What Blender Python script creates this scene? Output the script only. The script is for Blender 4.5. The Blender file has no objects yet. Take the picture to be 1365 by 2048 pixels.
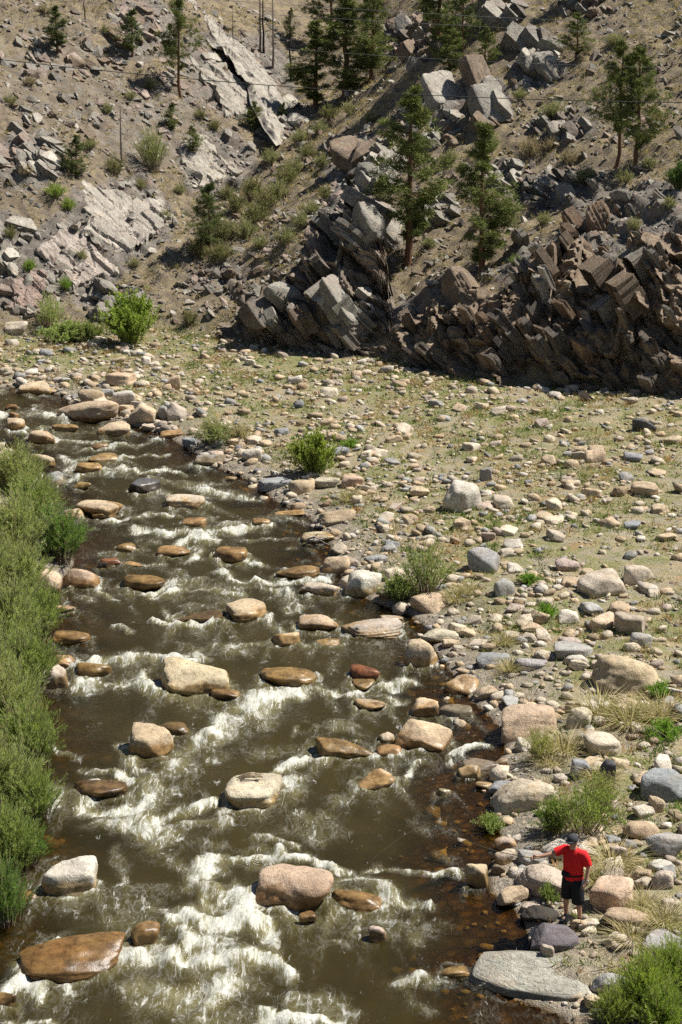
import bpy, bmesh, math, random
import numpy as np
from mathutils import Vector, Matrix, Euler

R = math.radians
rng = np.random.default_rng(11)
random.seed(11)
SC = bpy.context.scene
COL = SC.collection

# ------------------------------------------------------------------ camera
CAM_H, PITCH, FPX, W0, H0 = 17.0, R(16.3), 3700.0, 1365.0, 2048.0
cam_d = bpy.data.cameras.new('camera')
cam_d.sensor_fit = 'VERTICAL'; cam_d.sensor_height = 36.0
cam_d.lens = 36.0 * FPX / H0
cam_d.clip_start = 0.5; cam_d.clip_end = 2000
cam = bpy.data.objects.new('camera', cam_d); COL.objects.link(cam)
cam.location = (0, 0, CAM_H); cam.rotation_euler = (math.pi / 2 - PITCH, 0, 0)
SC.camera = cam

# ------------------------------------------------------------------ sky and sun
SUN_EL, SUN_AZ = R(56), R(15)          # azimuth counted from +X towards +Y
sun_dir = Vector((math.cos(SUN_EL) * math.cos(SUN_AZ), math.cos(SUN_EL) * math.sin(SUN_AZ), math.sin(SUN_EL)))
wd = bpy.data.worlds.new('World'); SC.world = wd; wd.use_nodes = True
wn = wd.node_tree.nodes; wn.clear()
sky = wn.new('ShaderNodeTexSky'); sky.sky_type = 'NISHITA'; sky.sun_disc = False
sky.sun_elevation = SUN_EL; sky.sun_rotation = math.pi / 2 - SUN_AZ
sky.altitude = 1800
bg = wn.new('ShaderNodeBackground'); bg.inputs['Strength'].default_value = 0.05
wo = wn.new('ShaderNodeOutputWorld')
wd.node_tree.links.new(sky.outputs[0], bg.inputs[0]); wd.node_tree.links.new(bg.outputs[0], wo.inputs[0])
sl = bpy.data.lights.new('sun', 'SUN'); sl.energy = 5.0; sl.angle = R(0.5); sl.color = (1.0, 0.965, 0.905)
so = bpy.data.objects.new('sun', sl); COL.objects.link(so)
so.rotation_euler = (-sun_dir).to_track_quat('-Z', 'Y').to_euler(); so.location = (60, 40, 80)
SC.view_settings.view_transform = 'Standard'; SC.view_settings.look = 'None'
SC.view_settings.exposure = 0.74; SC.view_settings.gamma = 1.0
SC.render.engine = 'CYCLES'
SC.cycles.max_bounces = 4; SC.cycles.diffuse_bounces = 2; SC.cycles.glossy_bounces = 2
SC.cycles.transmission_bounces = 1; SC.cycles.transparent_max_bounces = 4
SC.cycles.caustics_reflective = False; SC.cycles.caustics_refractive = False
SC.cycles.use_adaptive_sampling = True; SC.cycles.adaptive_threshold = 0.02
SC.cycles.use_denoising = False; SC.cycles.sample_clamp_direct = 5.0; SC.cycles.sample_clamp_indirect = 4.0

# ------------------------------------------------------------------ noise
def _h(ix, iy, s):
    h = (ix.astype(np.int64) * 374761393 + iy.astype(np.int64) * 668265263 + s * 1442695041) & 0xFFFFFFFF
    h = ((h ^ (h >> 13)) * 1274126177) & 0xFFFFFFFF
    h = ((h ^ (h >> 16)) * 2246822519) & 0xFFFFFFFF
    return ((h ^ (h >> 15)) & 0xFFFFFF) / float(0xFFFFFF)
def vn(x, y, s=0):
    x = np.asarray(x, float); y = np.asarray(y, float)
    ix = np.floor(x); iy = np.floor(y); fx = x - ix; fy = y - iy
    u = fx * fx * (3 - 2 * fx); v = fy * fy * (3 - 2 * fy)
    a = _h(ix, iy, s); b = _h(ix + 1, iy, s); c = _h(ix, iy + 1, s); d = _h(ix + 1, iy + 1, s)
    return (a + (b - a) * u) * (1 - v) + (c + (d - c) * u) * v * 1.0
def fbm(x, y, s=0, o=4, g=0.5):
    t = 0; a = 1; n = 0
    for i in range(o):
        t = t + a * vn(x * 2 ** i + 7.3 * i, y * 2 ** i - 3.1 * i, s + i); n += a; a *= g
    return t / n                                   # 0..1
def sstep(a, b, x):
    t = np.clip((x - a) / (b - a), 0, 1); return t * t * (3 - 2 * t)

# ------------------------------------------------------------------ camera projection helpers
cP, sP = math.cos(PITCH), math.sin(PITCH)
def ray(px, py):
    cx = (np.asarray(px, float) - W0 / 2) / FPX; cy = (H0 / 2 - np.asarray(py, float)) / FPX
    return cx, cP + cy * sP, -sP + cy * cP
def on_plane(px, py, z=0.0):
    dx, dy, dz = ray(px, py); t = (z - CAM_H) / dz
    return dx * t, dy * t
def at_dist(px, py, D):
    dx, dy, dz = ray(px, py); t = D / dy
    return dx * t, np.full_like(np.asarray(dx, float), D), CAM_H + dz * t
def project(x, y, z):
    zc = z - CAM_H; dep = y * cP - zc * sP; up = y * sP + zc * cP
    dep = np.maximum(dep, 0.1)
    return W0 / 2 + FPX * x / dep, H0 / 2 - FPX * up / dep, dep
def ppm(y, z):                                      # pixels of the photograph per metre at a point
    return FPX / (y * cP - (z - CAM_H) * sP)

# ------------------------------------------------------------------ mesh helpers
def mesh(name, V, F, smooth=True, attrs=None, col=None):
    V = np.ascontiguousarray(V, np.float32); F = np.ascontiguousarray(F, np.int32)
    me = bpy.data.meshes.new(name); n, k = F.shape
    me.vertices.add(len(V)); me.vertices.foreach_set('co', V.ravel())
    me.loops.add(n * k); me.loops.foreach_set('vertex_index', F.ravel())
    me.polygons.add(n); me.polygons.foreach_set('loop_start', np.arange(0, n * k, k, dtype=np.int32))
    me.polygons.foreach_set('loop_total', np.full(n, k, np.int32))
    me.polygons.foreach_set('use_smooth', np.full(n, smooth, bool))
    me.update(calc_edges=True)
    for a, v in (attrs or {}).items():
        at_ = me.attributes.new(a, 'FLOAT', 'POINT'); at_.data.foreach_set('value', np.ascontiguousarray(v, np.float32))
    if col is not None:
        c4 = np.ones((len(V), 4), np.float32); c4[:, :3] = col
        at_ = me.attributes.new('col', 'FLOAT_COLOR', 'POINT'); at_.data.foreach_set('color', c4.ravel())
    return me
def link(name, me, mat=None, parent=None, loc=None, rot=None, scale=None, color=None, mtx=None):
    if mat is not None and me is not None and not me.materials: me.materials.append(mat)
    o = bpy.data.objects.new(name, me); COL.objects.link(o)
    if parent is not None: o.parent = parent
    if mtx is not None: o.matrix_local = mtx
    else:
        if loc is not None: o.location = loc
        if rot is not None: o.rotation_euler = rot
        if scale is not None: o.scale = scale
    if color is not None: o.color = (*color[:3], color[3] if len(color) > 3 else 0.0)
    return o
def tag(o, label=None, cat=None, group=None, kind=None):
    if label: o['label'] = label
    if cat: o['category'] = cat
    if group: o['group'] = group
    if kind: o['kind'] = kind
    return o
def cat_meshes(parts):                              # join (V,F) lists
    Vs, Fs, o = [], [], 0
    for V, F in parts:
        Vs.append(V); Fs.append(np.asarray(F) + o); o += len(V)
    return np.concatenate(Vs), np.concatenate(Fs)
def tube(P, rad, n=5, twist=0.0):                   # (V, quads) along a polyline
    P = np.asarray(P, float); m = len(P); rad = np.broadcast_to(rad, (m,))
    T = np.gradient(P, axis=0); T /= np.linalg.norm(T, axis=1, keepdims=True) + 1e-9
    ref = np.array([0.31, 0.17, 0.93]) if abs(T[0, 2]) < 0.8 else np.array([0.9, 0.3, 0.1])
    A = np.cross(T, ref); A /= np.linalg.norm(A, axis=1, keepdims=True) + 1e-9
    B = np.cross(T, A)
    th = np.arange(n) * 2 * math.pi / n
    V = P[:, None] + rad[:, None, None] * (np.cos(th)[None, :, None] * A[:, None] + np.sin(th)[None, :, None] * B[:, None])
    V = V.reshape(-1, 3); F = []
    for i in range(m - 1):
        for j in range(n):
            k = (j + 1) % n
            F.append((i * n + j, i * n + k, (i + 1) * n + k, (i + 1) * n + j))
    return V, np.array(F)
def quad2tri(F):
    F = np.asarray(F)
    return np.concatenate([F[:, [0, 1, 2]], F[:, [0, 2, 3]]])

# ------------------------------------------------------------------ materials
def newmat(name):
    m = bpy.data.materials.new(name); m.use_nodes = True; m.node_tree.nodes.clear()
    return m, m.node_tree
class N:
    def __init__(s, nt): s.nt = nt
    def n(s, t, **k):
        x = s.nt.nodes.new(t)
        for a, v in k.items():
            if a.startswith('i_'):
                kk = a[2:]; x.inputs[int(kk) if kk.isdigit() else kk.replace('_', ' ')].default_value = v
            else: setattr(x, a, v)
        return x
    def l(s, a, b): s.nt.links.new(a, b)
    def noise(s, co, scale, detail=4, rough=0.55, dist=0.0):
        x = s.n('ShaderNodeTexNoise'); x.inputs['Scale'].default_value = scale; x.inputs['Detail'].default_value = detail
        x.inputs['Roughness'].default_value = rough; x.inputs['Distortion'].default_value = dist
        if co is not None: s.l(co, x.inputs['Vector'])
        return x.outputs['Fac']
    def ramp(s, f, stops):
        x = s.n('ShaderNodeValToRGB'); e = x.color_ramp.elements
        while len(e) < len(stops): e.new(0.5)
        for el, (p, c) in zip(e, stops):
            el.position = p; el.color = (c, c, c, 1) if isinstance(c, (int, float)) else (*c, 1)
        s.l(f, x.inputs[0]); return x.outputs[0]
    def mix(s, f, a, b, mode='MIX'):
        x = s.n('ShaderNodeMix', data_type='RGBA', blend_type=mode)
        for v, i in ((f, 0), (a, 6), (b, 7)):
            if hasattr(v, 'is_output'): s.l(v, x.inputs[i])
            else: x.inputs[i].default_value = v if i == 0 else (*v[:3], 1)
        return x.outputs[2]
    def math(s, op, a, b=None, c=None, clamp=False):
        x = s.n('ShaderNodeMath', operation=op, use_clamp=clamp)
        for i, v in enumerate((a, b, c)):
            if v is None: continue
            if hasattr(v, 'is_output'): s.l(v, x.inputs[i])
            else: x.inputs[i].default_value = v
        return x.outputs[0]
    def attr(s, name, out='Fac', typ='GEOMETRY'):
        return s.n('ShaderNodeAttribute', attribute_name=name, attribute_type=typ).outputs[out]
    def bump(s, h, strength, dist, normal=None):
        x = s.n('ShaderNodeBump'); x.inputs['Strength'].default_value = strength; x.inputs['Distance'].default_value = dist
        s.l(h, x.inputs['Height'])
        if normal is not None: s.l(normal, x.inputs['Normal'])
        return x.outputs[0]
    def out(s, sh):
        o = s.n('ShaderNodeOutputMaterial'); s.l(sh, o.inputs[0])
    def mapping(s, co, scale, rot=(0, 0, 0)):
        x = s.n('ShaderNodeMapping'); x.inputs['Scale'].default_value = scale; x.inputs['Rotation'].default_value = rot
        s.l(co, x.inputs['Vector']); return x.outputs[0]
def principled(n, col, rough=0.85, normal=None, spec=0.3):
    b = n.n('ShaderNodeBsdfPrincipled')
    for v, k in ((col, 'Base Color'), (rough, 'Roughness')):
        if hasattr(v, 'is_output'): n.l(v, b.inputs[k])
        else: b.inputs[k].default_value = (*v, 1) if k == 'Base Color' else v
    b.inputs['Specular IOR Level'].default_value = spec
    if normal is not None: n.l(normal, b.inputs['Normal'])
    return b.outputs[0]

def rock_material(name, from_attr=False, strata=False, wet=False):
    m, nt = newmat(name); n = N(nt)
    tc = n.n('ShaderNodeTexCoord'); geo = n.n('ShaderNodeNewGeometry')
    oi = n.n('ShaderNodeObjectInfo')
    wpos = geo.outputs['Position']
    base = n.attr('col', 'Color') if from_attr else oi.outputs['Color']
    off = n.n('ShaderNodeVectorMath', operation='ADD'); n.l(wpos, off.inputs[0])
    co = off.outputs[0]
    big = n.noise(co, 1.6, 4, 0.65); fine = n.noise(co, 9, 5, 0.75); tiny = n.noise(co, 55, 1, 0.6)
    # mottling: paler crystalline patches and dark lichen / iron stains
    c = n.mix(n.ramp(big, [(0.36, 0.0), (0.64, 1.0)]), n.mix(1.0, base, (0.76, 0.73, 0.70), 'MULTIPLY'), n.mix(1.0, base, (1.14, 1.12, 1.08), 'MULTIPLY'))
    c = n.mix(n.ramp(fine, [(0.50, 0.0), (0.66, 0.75)]), c, n.mix(1.0, c, (0.48, 0.45, 0.42), 'MULTIPLY'))
    c = n.mix(n.ramp(tiny, [(0.38, 0.55), (0.52, 0.0)]), c, n.mix(1.0, c, (0.60, 0.58, 0.56), 'MULTIPLY'))
    rust = n.noise(co, 2.3, 3, 0.6, 0.6)
    c = n.mix(n.ramp(rust, [(0.54, 0.0), (0.70, 0.35)]), c, n.mix(1.0, c, (1.02, 0.80, 0.58), 'MULTIPLY'))
    h = n.math('ADD', n.math('MULTIPLY', fine, 0.6), n.math('MULTIPLY', tiny, 0.25))
    h = n.math('ADD', h, n.math('MULTIPLY', big, 0.8))
    if strata:                                       # foliation along the slab's own layers
        lc = n.mapping(tc.outputs['Object'], (1.0, 1.4, 13.0))
        st = n.noise(lc, 2.1, 4, 0.65, 0.25)
        c = n.mix(n.ramp(st, [(0.38, 0.32), (0.52, 0.0)]), c, n.mix(1.0, c, (0.55, 0.50, 0.46), 'MULTIPLY'))
        lic = n.noise(co, 5.0, 5, 0.7)
        c = n.mix(n.ramp(lic, [(0.55, 0.0), (0.66, 0.45)]), c, (0.27, 0.285, 0.235))
        pk = n.noise(co, 0.55, 3, 0.6)
        c = n.mix(n.ramp(pk, [(0.55, 0.0), (0.72, 0.4)]), c, (0.31, 0.22, 0.175))
        h = n.math('ADD', h, n.math('MULTIPLY', st, 1.2))
    rough = 0.88
    if wet:
        sep = n.n('ShaderNodeSeparateXYZ'); n.l(wpos, sep.inputs[0])
        zz = n.math('ADD', sep.outputs['Z'], n.math('MULTIPLY', n.math('SUBTRACT', n.noise(co, 2.2, 2, 0.6), 0.5), 0.45))
        al = oi.outputs['Alpha']
        lim = n.math('SUBTRACT', n.math('MULTIPLY', al, 0.95), 0.22)              # height to which this stone is wet
        w = n.ramp(n.math('ADD', n.math('SUBTRACT', lim, zz), 0.5), [(0.44, 0.0), (0.56, 1.0)])
        w = n.math('MULTIPLY', w, n.math('GREATER_THAN', al, 0.05))
        c = n.mix(w, c, n.mix(n.ramp(n.noise(co, 3.4, 4, 0.7, 0.4), [(0.36, 0.0), (0.58, 1.0)]), n.mix(1.0, c, (0.30, 0.23, 0.135), 'MULTIPLY'), n.mix(1.0, c, (0.74, 0.60, 0.39), 'MULTIPLY')))
        rough = n.math('SUBTRACT', 0.86, n.math('MULTIPLY', w, 0.52))
    nor = n.bump(h, 0.9, 0.09)
    if wet:
        bn = nor.node; n.l(n.math('SUBTRACT', 0.9, n.math('MULTIPLY', w, 0.72)), bn.inputs['Strength'])
    n.out(principled(n, c, rough, nor, 0.35 if wet else 0.2))
    return m
M = {}
M['boulder'] = rock_material('boulder_stone', wet=True)
M['stones'] = rock_material('cobble_stone', from_attr=True)
M['slab'] = rock_material('slab_stone', strata=True)
M['rubble'] = rock_material('rubble_stone', from_attr=True)

def plant_material(name, from_attr=False, trans=0.25, var=0.35):
    m, nt = newmat(name); n = N(nt)
    geo = n.n('ShaderNodeNewGeometry')
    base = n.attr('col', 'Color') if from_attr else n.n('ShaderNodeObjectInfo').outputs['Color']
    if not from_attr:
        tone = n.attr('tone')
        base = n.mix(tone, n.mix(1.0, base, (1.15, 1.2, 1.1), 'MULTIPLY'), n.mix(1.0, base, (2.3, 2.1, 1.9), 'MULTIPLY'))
    d = n.n('ShaderNodeBsdfDiffuse'); n.l(base, d.inputs[0])
    t = n.n('ShaderNodeBsdfTranslucent'); n.l(n.mix(1.0, base, (1.1, 1.15, 0.7), 'MULTIPLY'), t.inputs[0])
    mx = n.n('ShaderNodeMixShader'); mx.inputs[0].default_value = trans
    n.l(d.outputs[0], mx.inputs[1]); n.l(t.outputs[0], mx.inputs[2])
    n.out(mx.outputs[0]); return m
M['leaf'] = plant_material('leaf', trans=0.42)
M['needle'] = plant_material('needle', trans=0.12)
M['grass'] = plant_material('grass_blades', from_attr=True, trans=0.3)

def plain(name, col, rough=0.8, bump=0.0, scale=20, var=0.25, spec=0.3, stretch=(1, 1, 1)):
    m, nt = newmat(name); n = N(nt)
    tc = n.n('ShaderNodeTexCoord')
    f = n.noise(n.mapping(tc.outputs['Object'], stretch), scale, 4, 0.6)
    lo = tuple(v * (1 - var) for v in col); hi = tuple(min(1, v * (1 + var)) for v in col)
    c = n.mix(f, lo, hi)
    n.out(principled(n, c, rough, n.bump(f, bump, 0.02) if bump else None, spec)); return m
M['bark'] = plain('pine_bark', (0.155, 0.085, 0.05), 0.9, 0.9, 6, 0.6, 0.1, (3, 3, 0.7))
M['bark_dark'] = plain('dark_bark', (0.045, 0.036, 0.03), 0.9, 0.8, 6, 0.5, 0.1, (3, 3, 0.7))
M['snag'] = plain('bare_wood', (0.17, 0.14, 0.115), 0.9, 0.8, 6, 0.5, 0.1, (3, 3, 0.6))
M['char'] = plain('charred_wood', (0.03, 0.026, 0.024), 0.9, 0.8, 6, 0.5, 0.1, (3, 3, 0.6))
M['stem'] = plain('shrub_stem', (0.26, 0.20, 0.13), 0.9, 0.0, 6, 0.3, 0.1)
M['drift'] = plain('driftwood', (0.30, 0.27, 0.235), 0.9, 0.6, 8, 0.4, 0.1, (3, 3, 0.6))
M['wire'] = plain('wire', (0.02, 0.02, 0.022), 0.6)
M['wire_pale'] = plain('wire_pale', (0.12, 0.125, 0.13), 0.5)
# ------------------------------------------------------------------ terrain: river outline, banks, flood plain, hills
RIGHT_BANK = [(-520, 800), (-250, 790), (-60, 778), (40, 776), (125, 792), (160, 835), (240, 845), (330, 872), (385, 905), (440, 938), (515, 968), (545, 1000),
              (615, 1035), (650, 1070), (668, 1120), (690, 1175), (745, 1205), (815, 1228), (850, 1255), (868, 1300), (905, 1350), (940, 1400), (985, 1440),
              (1015, 1480), (1000, 1530), (985, 1580), (985, 1640), (1010, 1690), (975, 1745), (985, 1790), (1035, 1825),
              (1050, 1860), (1065, 1905), (960, 1945), (1000, 1990), (1120, 2030), (1170, 2080), (1200, 2200), (1230, 2600)]
LEFT_BANK = [(-260, 2600), (-200, 2200), (-110, 1960), (-60, 1860), (-30, 1780), (0, 1700), (25, 1600), (40, 1500), (50, 1420), (70, 1370), (85, 1300), (105, 1240),
             (110, 1180), (150, 1130), (135, 1060), (95, 1010), (85, 960), (45, 915), (-20, 885), (-150, 862), (-520, 850)]
_rv = RIGHT_BANK + LEFT_BANK
_rx, _ry = on_plane([p[0] for p in _rv], [p[1] for p in _rv])
RIV = np.stack([_rx, _ry], 1)
def in_poly(P, x, y):
    ins = np.zeros(np.shape(x), bool); n = len(P)
    for i in range(n):
        x0, y0 = P[i]; x1, y1 = P[(i + 1) % n]
        if y0 == y1: continue
        c = ((y0 > y) != (y1 > y)) & (x < (x1 - x0) * (y - y0) / (y1 - y0) + x0)
        ins ^= c
    return ins
def seg_dist(P, x, y, closed=True):
    d = np.full(np.shape(x), 1e9); n = len(P)
    for i in range(n if closed else n - 1):
        ax, ay = P[i]; bx, by = P[(i + 1) % n]
        vx, vy = bx - ax, by - ay; L = vx * vx + vy * vy + 1e-12
        t = np.clip(((x - ax) * vx + (y - ay) * vy) / L, 0, 1)
        d = np.minimum(d, (x - ax - t * vx) ** 2 + (y - ay - t * vy) ** 2)
    return np.sqrt(d)
def river_sd(x, y):                                  # >0 on land
    d = seg_dist(RIV, x, y); return np.where(in_poly(RIV, x, y), -d, d)

# hill control points: pixel and distance
HP = [(1365, 835, 72), (1180, 800, 73.5), (1000, 785, 75), (850, 745, 78.5), (700, 712, 81), (560, 690, 82.5), (460, 672, 85), (340, 655, 87), (150, 650, 87), (0, 650, 86),
      (1365, 620, 73.6), (1180, 600, 75.4), (1000, 610, 77.6), (870, 630, 80.6), (1365, 480, 77.6), (1200, 470, 79.2), (1060, 500, 81), (930, 560, 82.6), (815, 530, 86), (760, 600, 84),
      (660, 600, 83), (640, 500, 86), (720, 420, 88.5), (900, 420, 89), (1060, 390, 88), (1240, 332, 87.5), (1365, 330, 86.5),
      (700, 320, 92.5), (850, 220, 96), (1000, 260, 94), (1150, 200, 93), (1300, 180, 92.5), (1180, 100, 97), (1350, 70, 97), (950, 100, 101), (1050, 0, 103), (1250, 0, 101), (880, 30, 106),
      (560, 560, 88), (560, 440, 95), (480, 540, 90), (430, 480, 95), (500, 400, 101), (600, 330, 104), (560, 270, 112), (620, 215, 117), (700, 170, 120), (760, 120, 118), (700, 50, 132), (800, 40, 116),
      (70, 505, 90), (330, 440, 95.5), (200, 560, 88), (300, 560, 89), (150, 380, 94), (0, 420, 90.5), (0, 250, 96), (0, 100, 103), (0, 0, 108), (120, 170, 100), (220, 270, 99),
      (350, 250, 103), (440, 350, 102), (300, 350, 100), (400, 110, 112), (300, 0, 114), (470, 200, 108), (520, 60, 123), (590, 0, 134), (400, 0, 119),
      (-250, 650, 84), (-250, 450, 88), (-250, 200, 95), (-300, 0, 103), (1650, 850, 68), (1650, 600, 72), (1650, 400, 79), (1650, 150, 88), (1650, 0, 94),
      (-400, -350, 128), (100, -350, 134), (500, -350, 155), (750, -350, 158), (1000, -350, 130), (1400, -350, 119), (1800, -350, 112)]
_hx, _hy, _hz = at_dist([p[0] for p in HP], [p[1] for p in HP], np.array([p[2] for p in HP], float))
_ex = [(-13, 74, -3.0), (-5, 70, -4), (5, 66, -4.5), (12, 62, -4.5), (20, 55, -4.5), (-25, 72, -3), (0, 50, -7), (-15, 50, -7), (20, 35, -8)]
HC = np.concatenate([np.stack([_hx, _hy, _hz], 1), np.array(_ex, float)])
def _tps_fit(P, z, lam=0.15):
    n = len(P); d2 = ((P[:, None] - P[None]) ** 2).sum(2)
    K = 0.5 * d2 * np.log(d2 + 1e-9); K[np.arange(n), np.arange(n)] = lam
    A = np.zeros((n + 3, n + 3)); A[:n, :n] = K; A[:n, n] = 1; A[:n, n + 1:] = P; A[n, :n] = 1; A[n + 1:, :n] = P.T
    return np.linalg.solve(A, np.concatenate([z, np.zeros(3)]))
_ps = 20.0
_tw = _tps_fit(HC[:, :2] / _ps, HC[:, 2])
def hill_z(x, y):
    sh = np.shape(x); x = np.ravel(x) / _ps; y = np.ravel(y) / _ps; z = np.zeros_like(x)
    for i in range(len(HC)):
        d2 = (x - HC[i, 0] / _ps) ** 2 + (y - HC[i, 1] / _ps) ** 2
        z += _tw[i] * 0.5 * d2 * np.log(d2 + 1e-9)
    return (z + _tw[-3] + _tw[-2] * x + _tw[-1] * y).reshape(sh)
def flood_z(x, y, d):
    left = sstep(0.0, -3.0, x + 5.5 - 0.02 * (y - 30)) * sstep(72, 60, y)
    rough = (fbm(x * 0.55, y * 0.55, 3, 4) - 0.5) * 0.34 + (vn(x * 2.6, y * 2.6, 9) - 0.5) * 0.07
    out = 0.04 + 0.42 * (1 - np.exp(-np.maximum(d, 0) / 1.8)) + 0.022 * np.clip(d, 0, 45) + left * 0.33 * np.clip(d, 0, 30) + rough * sstep(-0.2, 1.2, d)
    inn = -(0.05 + 0.62 * (1 - np.exp(np.minimum(d, 0) / 2.2))) + (fbm(x * 0.9, y * 0.9, 5, 3) - 0.5) * 0.35 * sstep(0, -1.5, d)
    shelf = sstep(0.6, 2.4, x - 0.03 * (40 - y)) * sstep(46, 40, y)
    inn = inn * (1 - 0.52 * shelf)
    return np.where(d > 0, out, inn)

# ---- pixel regions where the hill is bare rock (weights are stored on the ground, not in the picture)
ROCKY = [  # ellipse centre, radii, weight
    (690, 480, 90, 110, 1), (660, 630, 90, 90, 1), (560, 630, 90, 45, .7), (880, 660, 120, 90, 1), (1000, 700, 170, 100, 1), (1090, 560, 110, 90, 1), (1180, 490, 60, 110, 1),
    (1280, 650, 170, 170, 1), (1310, 480, 110, 110, 1), (880, 210, 60, 60, .9), (970, 210, 60, 70, .9), (1080, 140, 70, 45, .6), (720, 330, 80, 60, .9), (1120, 380, 90, 45, .6),
    (1130, 250, 90, 50, .5), (1010, 360, 60, 40, .5), (830, 90, 90, 60, .7), (250, 430, 110, 90, 1), (150, 510, 110, 80, 1), (430, 330, 90, 70, 1), (480, 150, 130, 90, .9), (560, 230, 60, 60, .8),
    (60, 320, 90, 70, .7), (280, 60, 70, 70, .7), (220, 610, 90, 50, .8), (60, 590, 80, 60, .9), (20, 490, 60, 70, .8), (470, 560, 110, 40, .5), (300, 260, 140, 100, .45), (120, 180, 160, 110, .4), (70, 60, 120, 60, .35)]
BED_A = Vector((.70, -.25, -.66)).normalized(); BED_N = Vector((.5, -.45, .74)); BED_N = (BED_N - BED_N.dot(BED_A) * BED_A).normalized(); BED_B = BED_N.cross(BED_A)
def rock_weight(x, y, z):
    px, py, _ = project(x, y, z); w = np.zeros(np.shape(x))
    wob = 1 + 0.55 * (fbm(x * 0.45, y * 0.45, 40, 3) - 0.5)
    for cx, cy, rx, ry, k in ROCKY:
        q = np.sqrt(((px - cx) / rx) ** 2 + ((py - cy) / ry) ** 2) * wob
        w = np.maximum(w, k * sstep(1.15, 0.75, q))
    return w
def strata(x, y, z, w):
    """ledges: beds dip to the right, so each bed is a slope falling right that ends in a step facing left"""
    s1 = (x * 0.78 + y * 0.22 + z * 0.55) + (fbm(x * 0.25, y * 0.25, 50, 3) - 0.5) * 2.2
    f1 = np.mod(s1 / 1.9, 1.0); f2 = np.mod(s1 / 0.62 + vn(x * .8, y * .8, 51) * 1.5, 1.0)
    brk = sstep(0.3, 0.6, fbm(x * 0.35, y * 0.6, 52, 3))
    saw = lambda f: np.where(f < .8, .5 - f / .8, -.5 + (f - .8) / .2)
    d = saw(f1) * 0.55 * brk + saw(f2) * 0.14
    d += (fbm(x * 1.3, y * 1.3, 53, 4) - 0.5) * 0.8
    return d * w
def ground_z(x, y, full=False):
    d = river_sd(x, y); zf = flood_z(x, y, d); zh = hill_z(x, y)
    k = sstep(-0.5, 0.9, zh - zf)                    # 0 flood plain .. 1 hill
    base = np.where(zh > zf, zf + (zh - zf) * sstep(-0.1, 0.7, zh - zf), zf)
    w = rock_weight(x, y, base) * sstep(0.3, 1.6, zh - zf)
    soft = (fbm(x * 0.35, y * 0.35, 60, 4) - 0.5) * 1.1 + (fbm(x * 1.8, y * 1.8, 61, 4, .6) - 0.5) * 0.55
    z = base + k * sstep(0.2, 2.0, zh - zf) * soft * (1 - 0.4 * w) + strata(x, y, base, w)
    if full: return z, d, k, w
    return z
# raster used to drop things on the ground
GX = np.arange(-55, 55.01, 0.2); GY = np.arange(14, 185.01, 0.2)
_gx, _gy = np.meshgrid(GX, GY)
GZ, GD, GK, GWT = ground_z(_gx, _gy, True)
def _bil(A, x, y):
    x = np.asarray(x, float); y = np.asarray(y, float)
    u = np.clip((x - GX[0]) / 0.2, 0, len(GX) - 1.001); v = np.clip((y - GY[0]) / 0.2, 0, len(GY) - 1.001)
    i = u.astype(int); j = v.astype(int); fu = u - i; fv = v - j
    return (A[j, i] * (1 - fu) + A[j, i + 1] * fu) * (1 - fv) + (A[j + 1, i] * (1 - fu) + A[j + 1, i + 1] * fu) * fv
def gz(x, y): return _bil(GZ, x, y)
def at(px, py, water=True):
    """where the sight line through a pixel first meets the ground (or the water)"""
    px = np.atleast_1d(np.asarray(px, float)); py = np.atleast_1d(np.asarray(py, float))
    dx, dy, dz = ray(px, py); t = np.full(px.shape, 20.0); hit = np.zeros(px.shape, bool)
    for _ in range(900):
        x, y, z = dx * t, dy * t, CAM_H + dz * t
        g = gz(x, y)
        if water: g = np.maximum(g, 0.0)
        hit |= z <= g
        if hit.all() : break
        t = np.where(hit, t, t + 0.18); 
        if t.max() > 185: break
    t = t - 0.09
    x, y = dx * t, dy * t; g = gz(x, y)
    return x, y, (np.maximum(g, 0) if water else g)
def at1(px, py, water=True):
    x, y, z = at(px, py, water); return Vector((float(x[0]), float(y[0]), float(z[0])))

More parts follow.
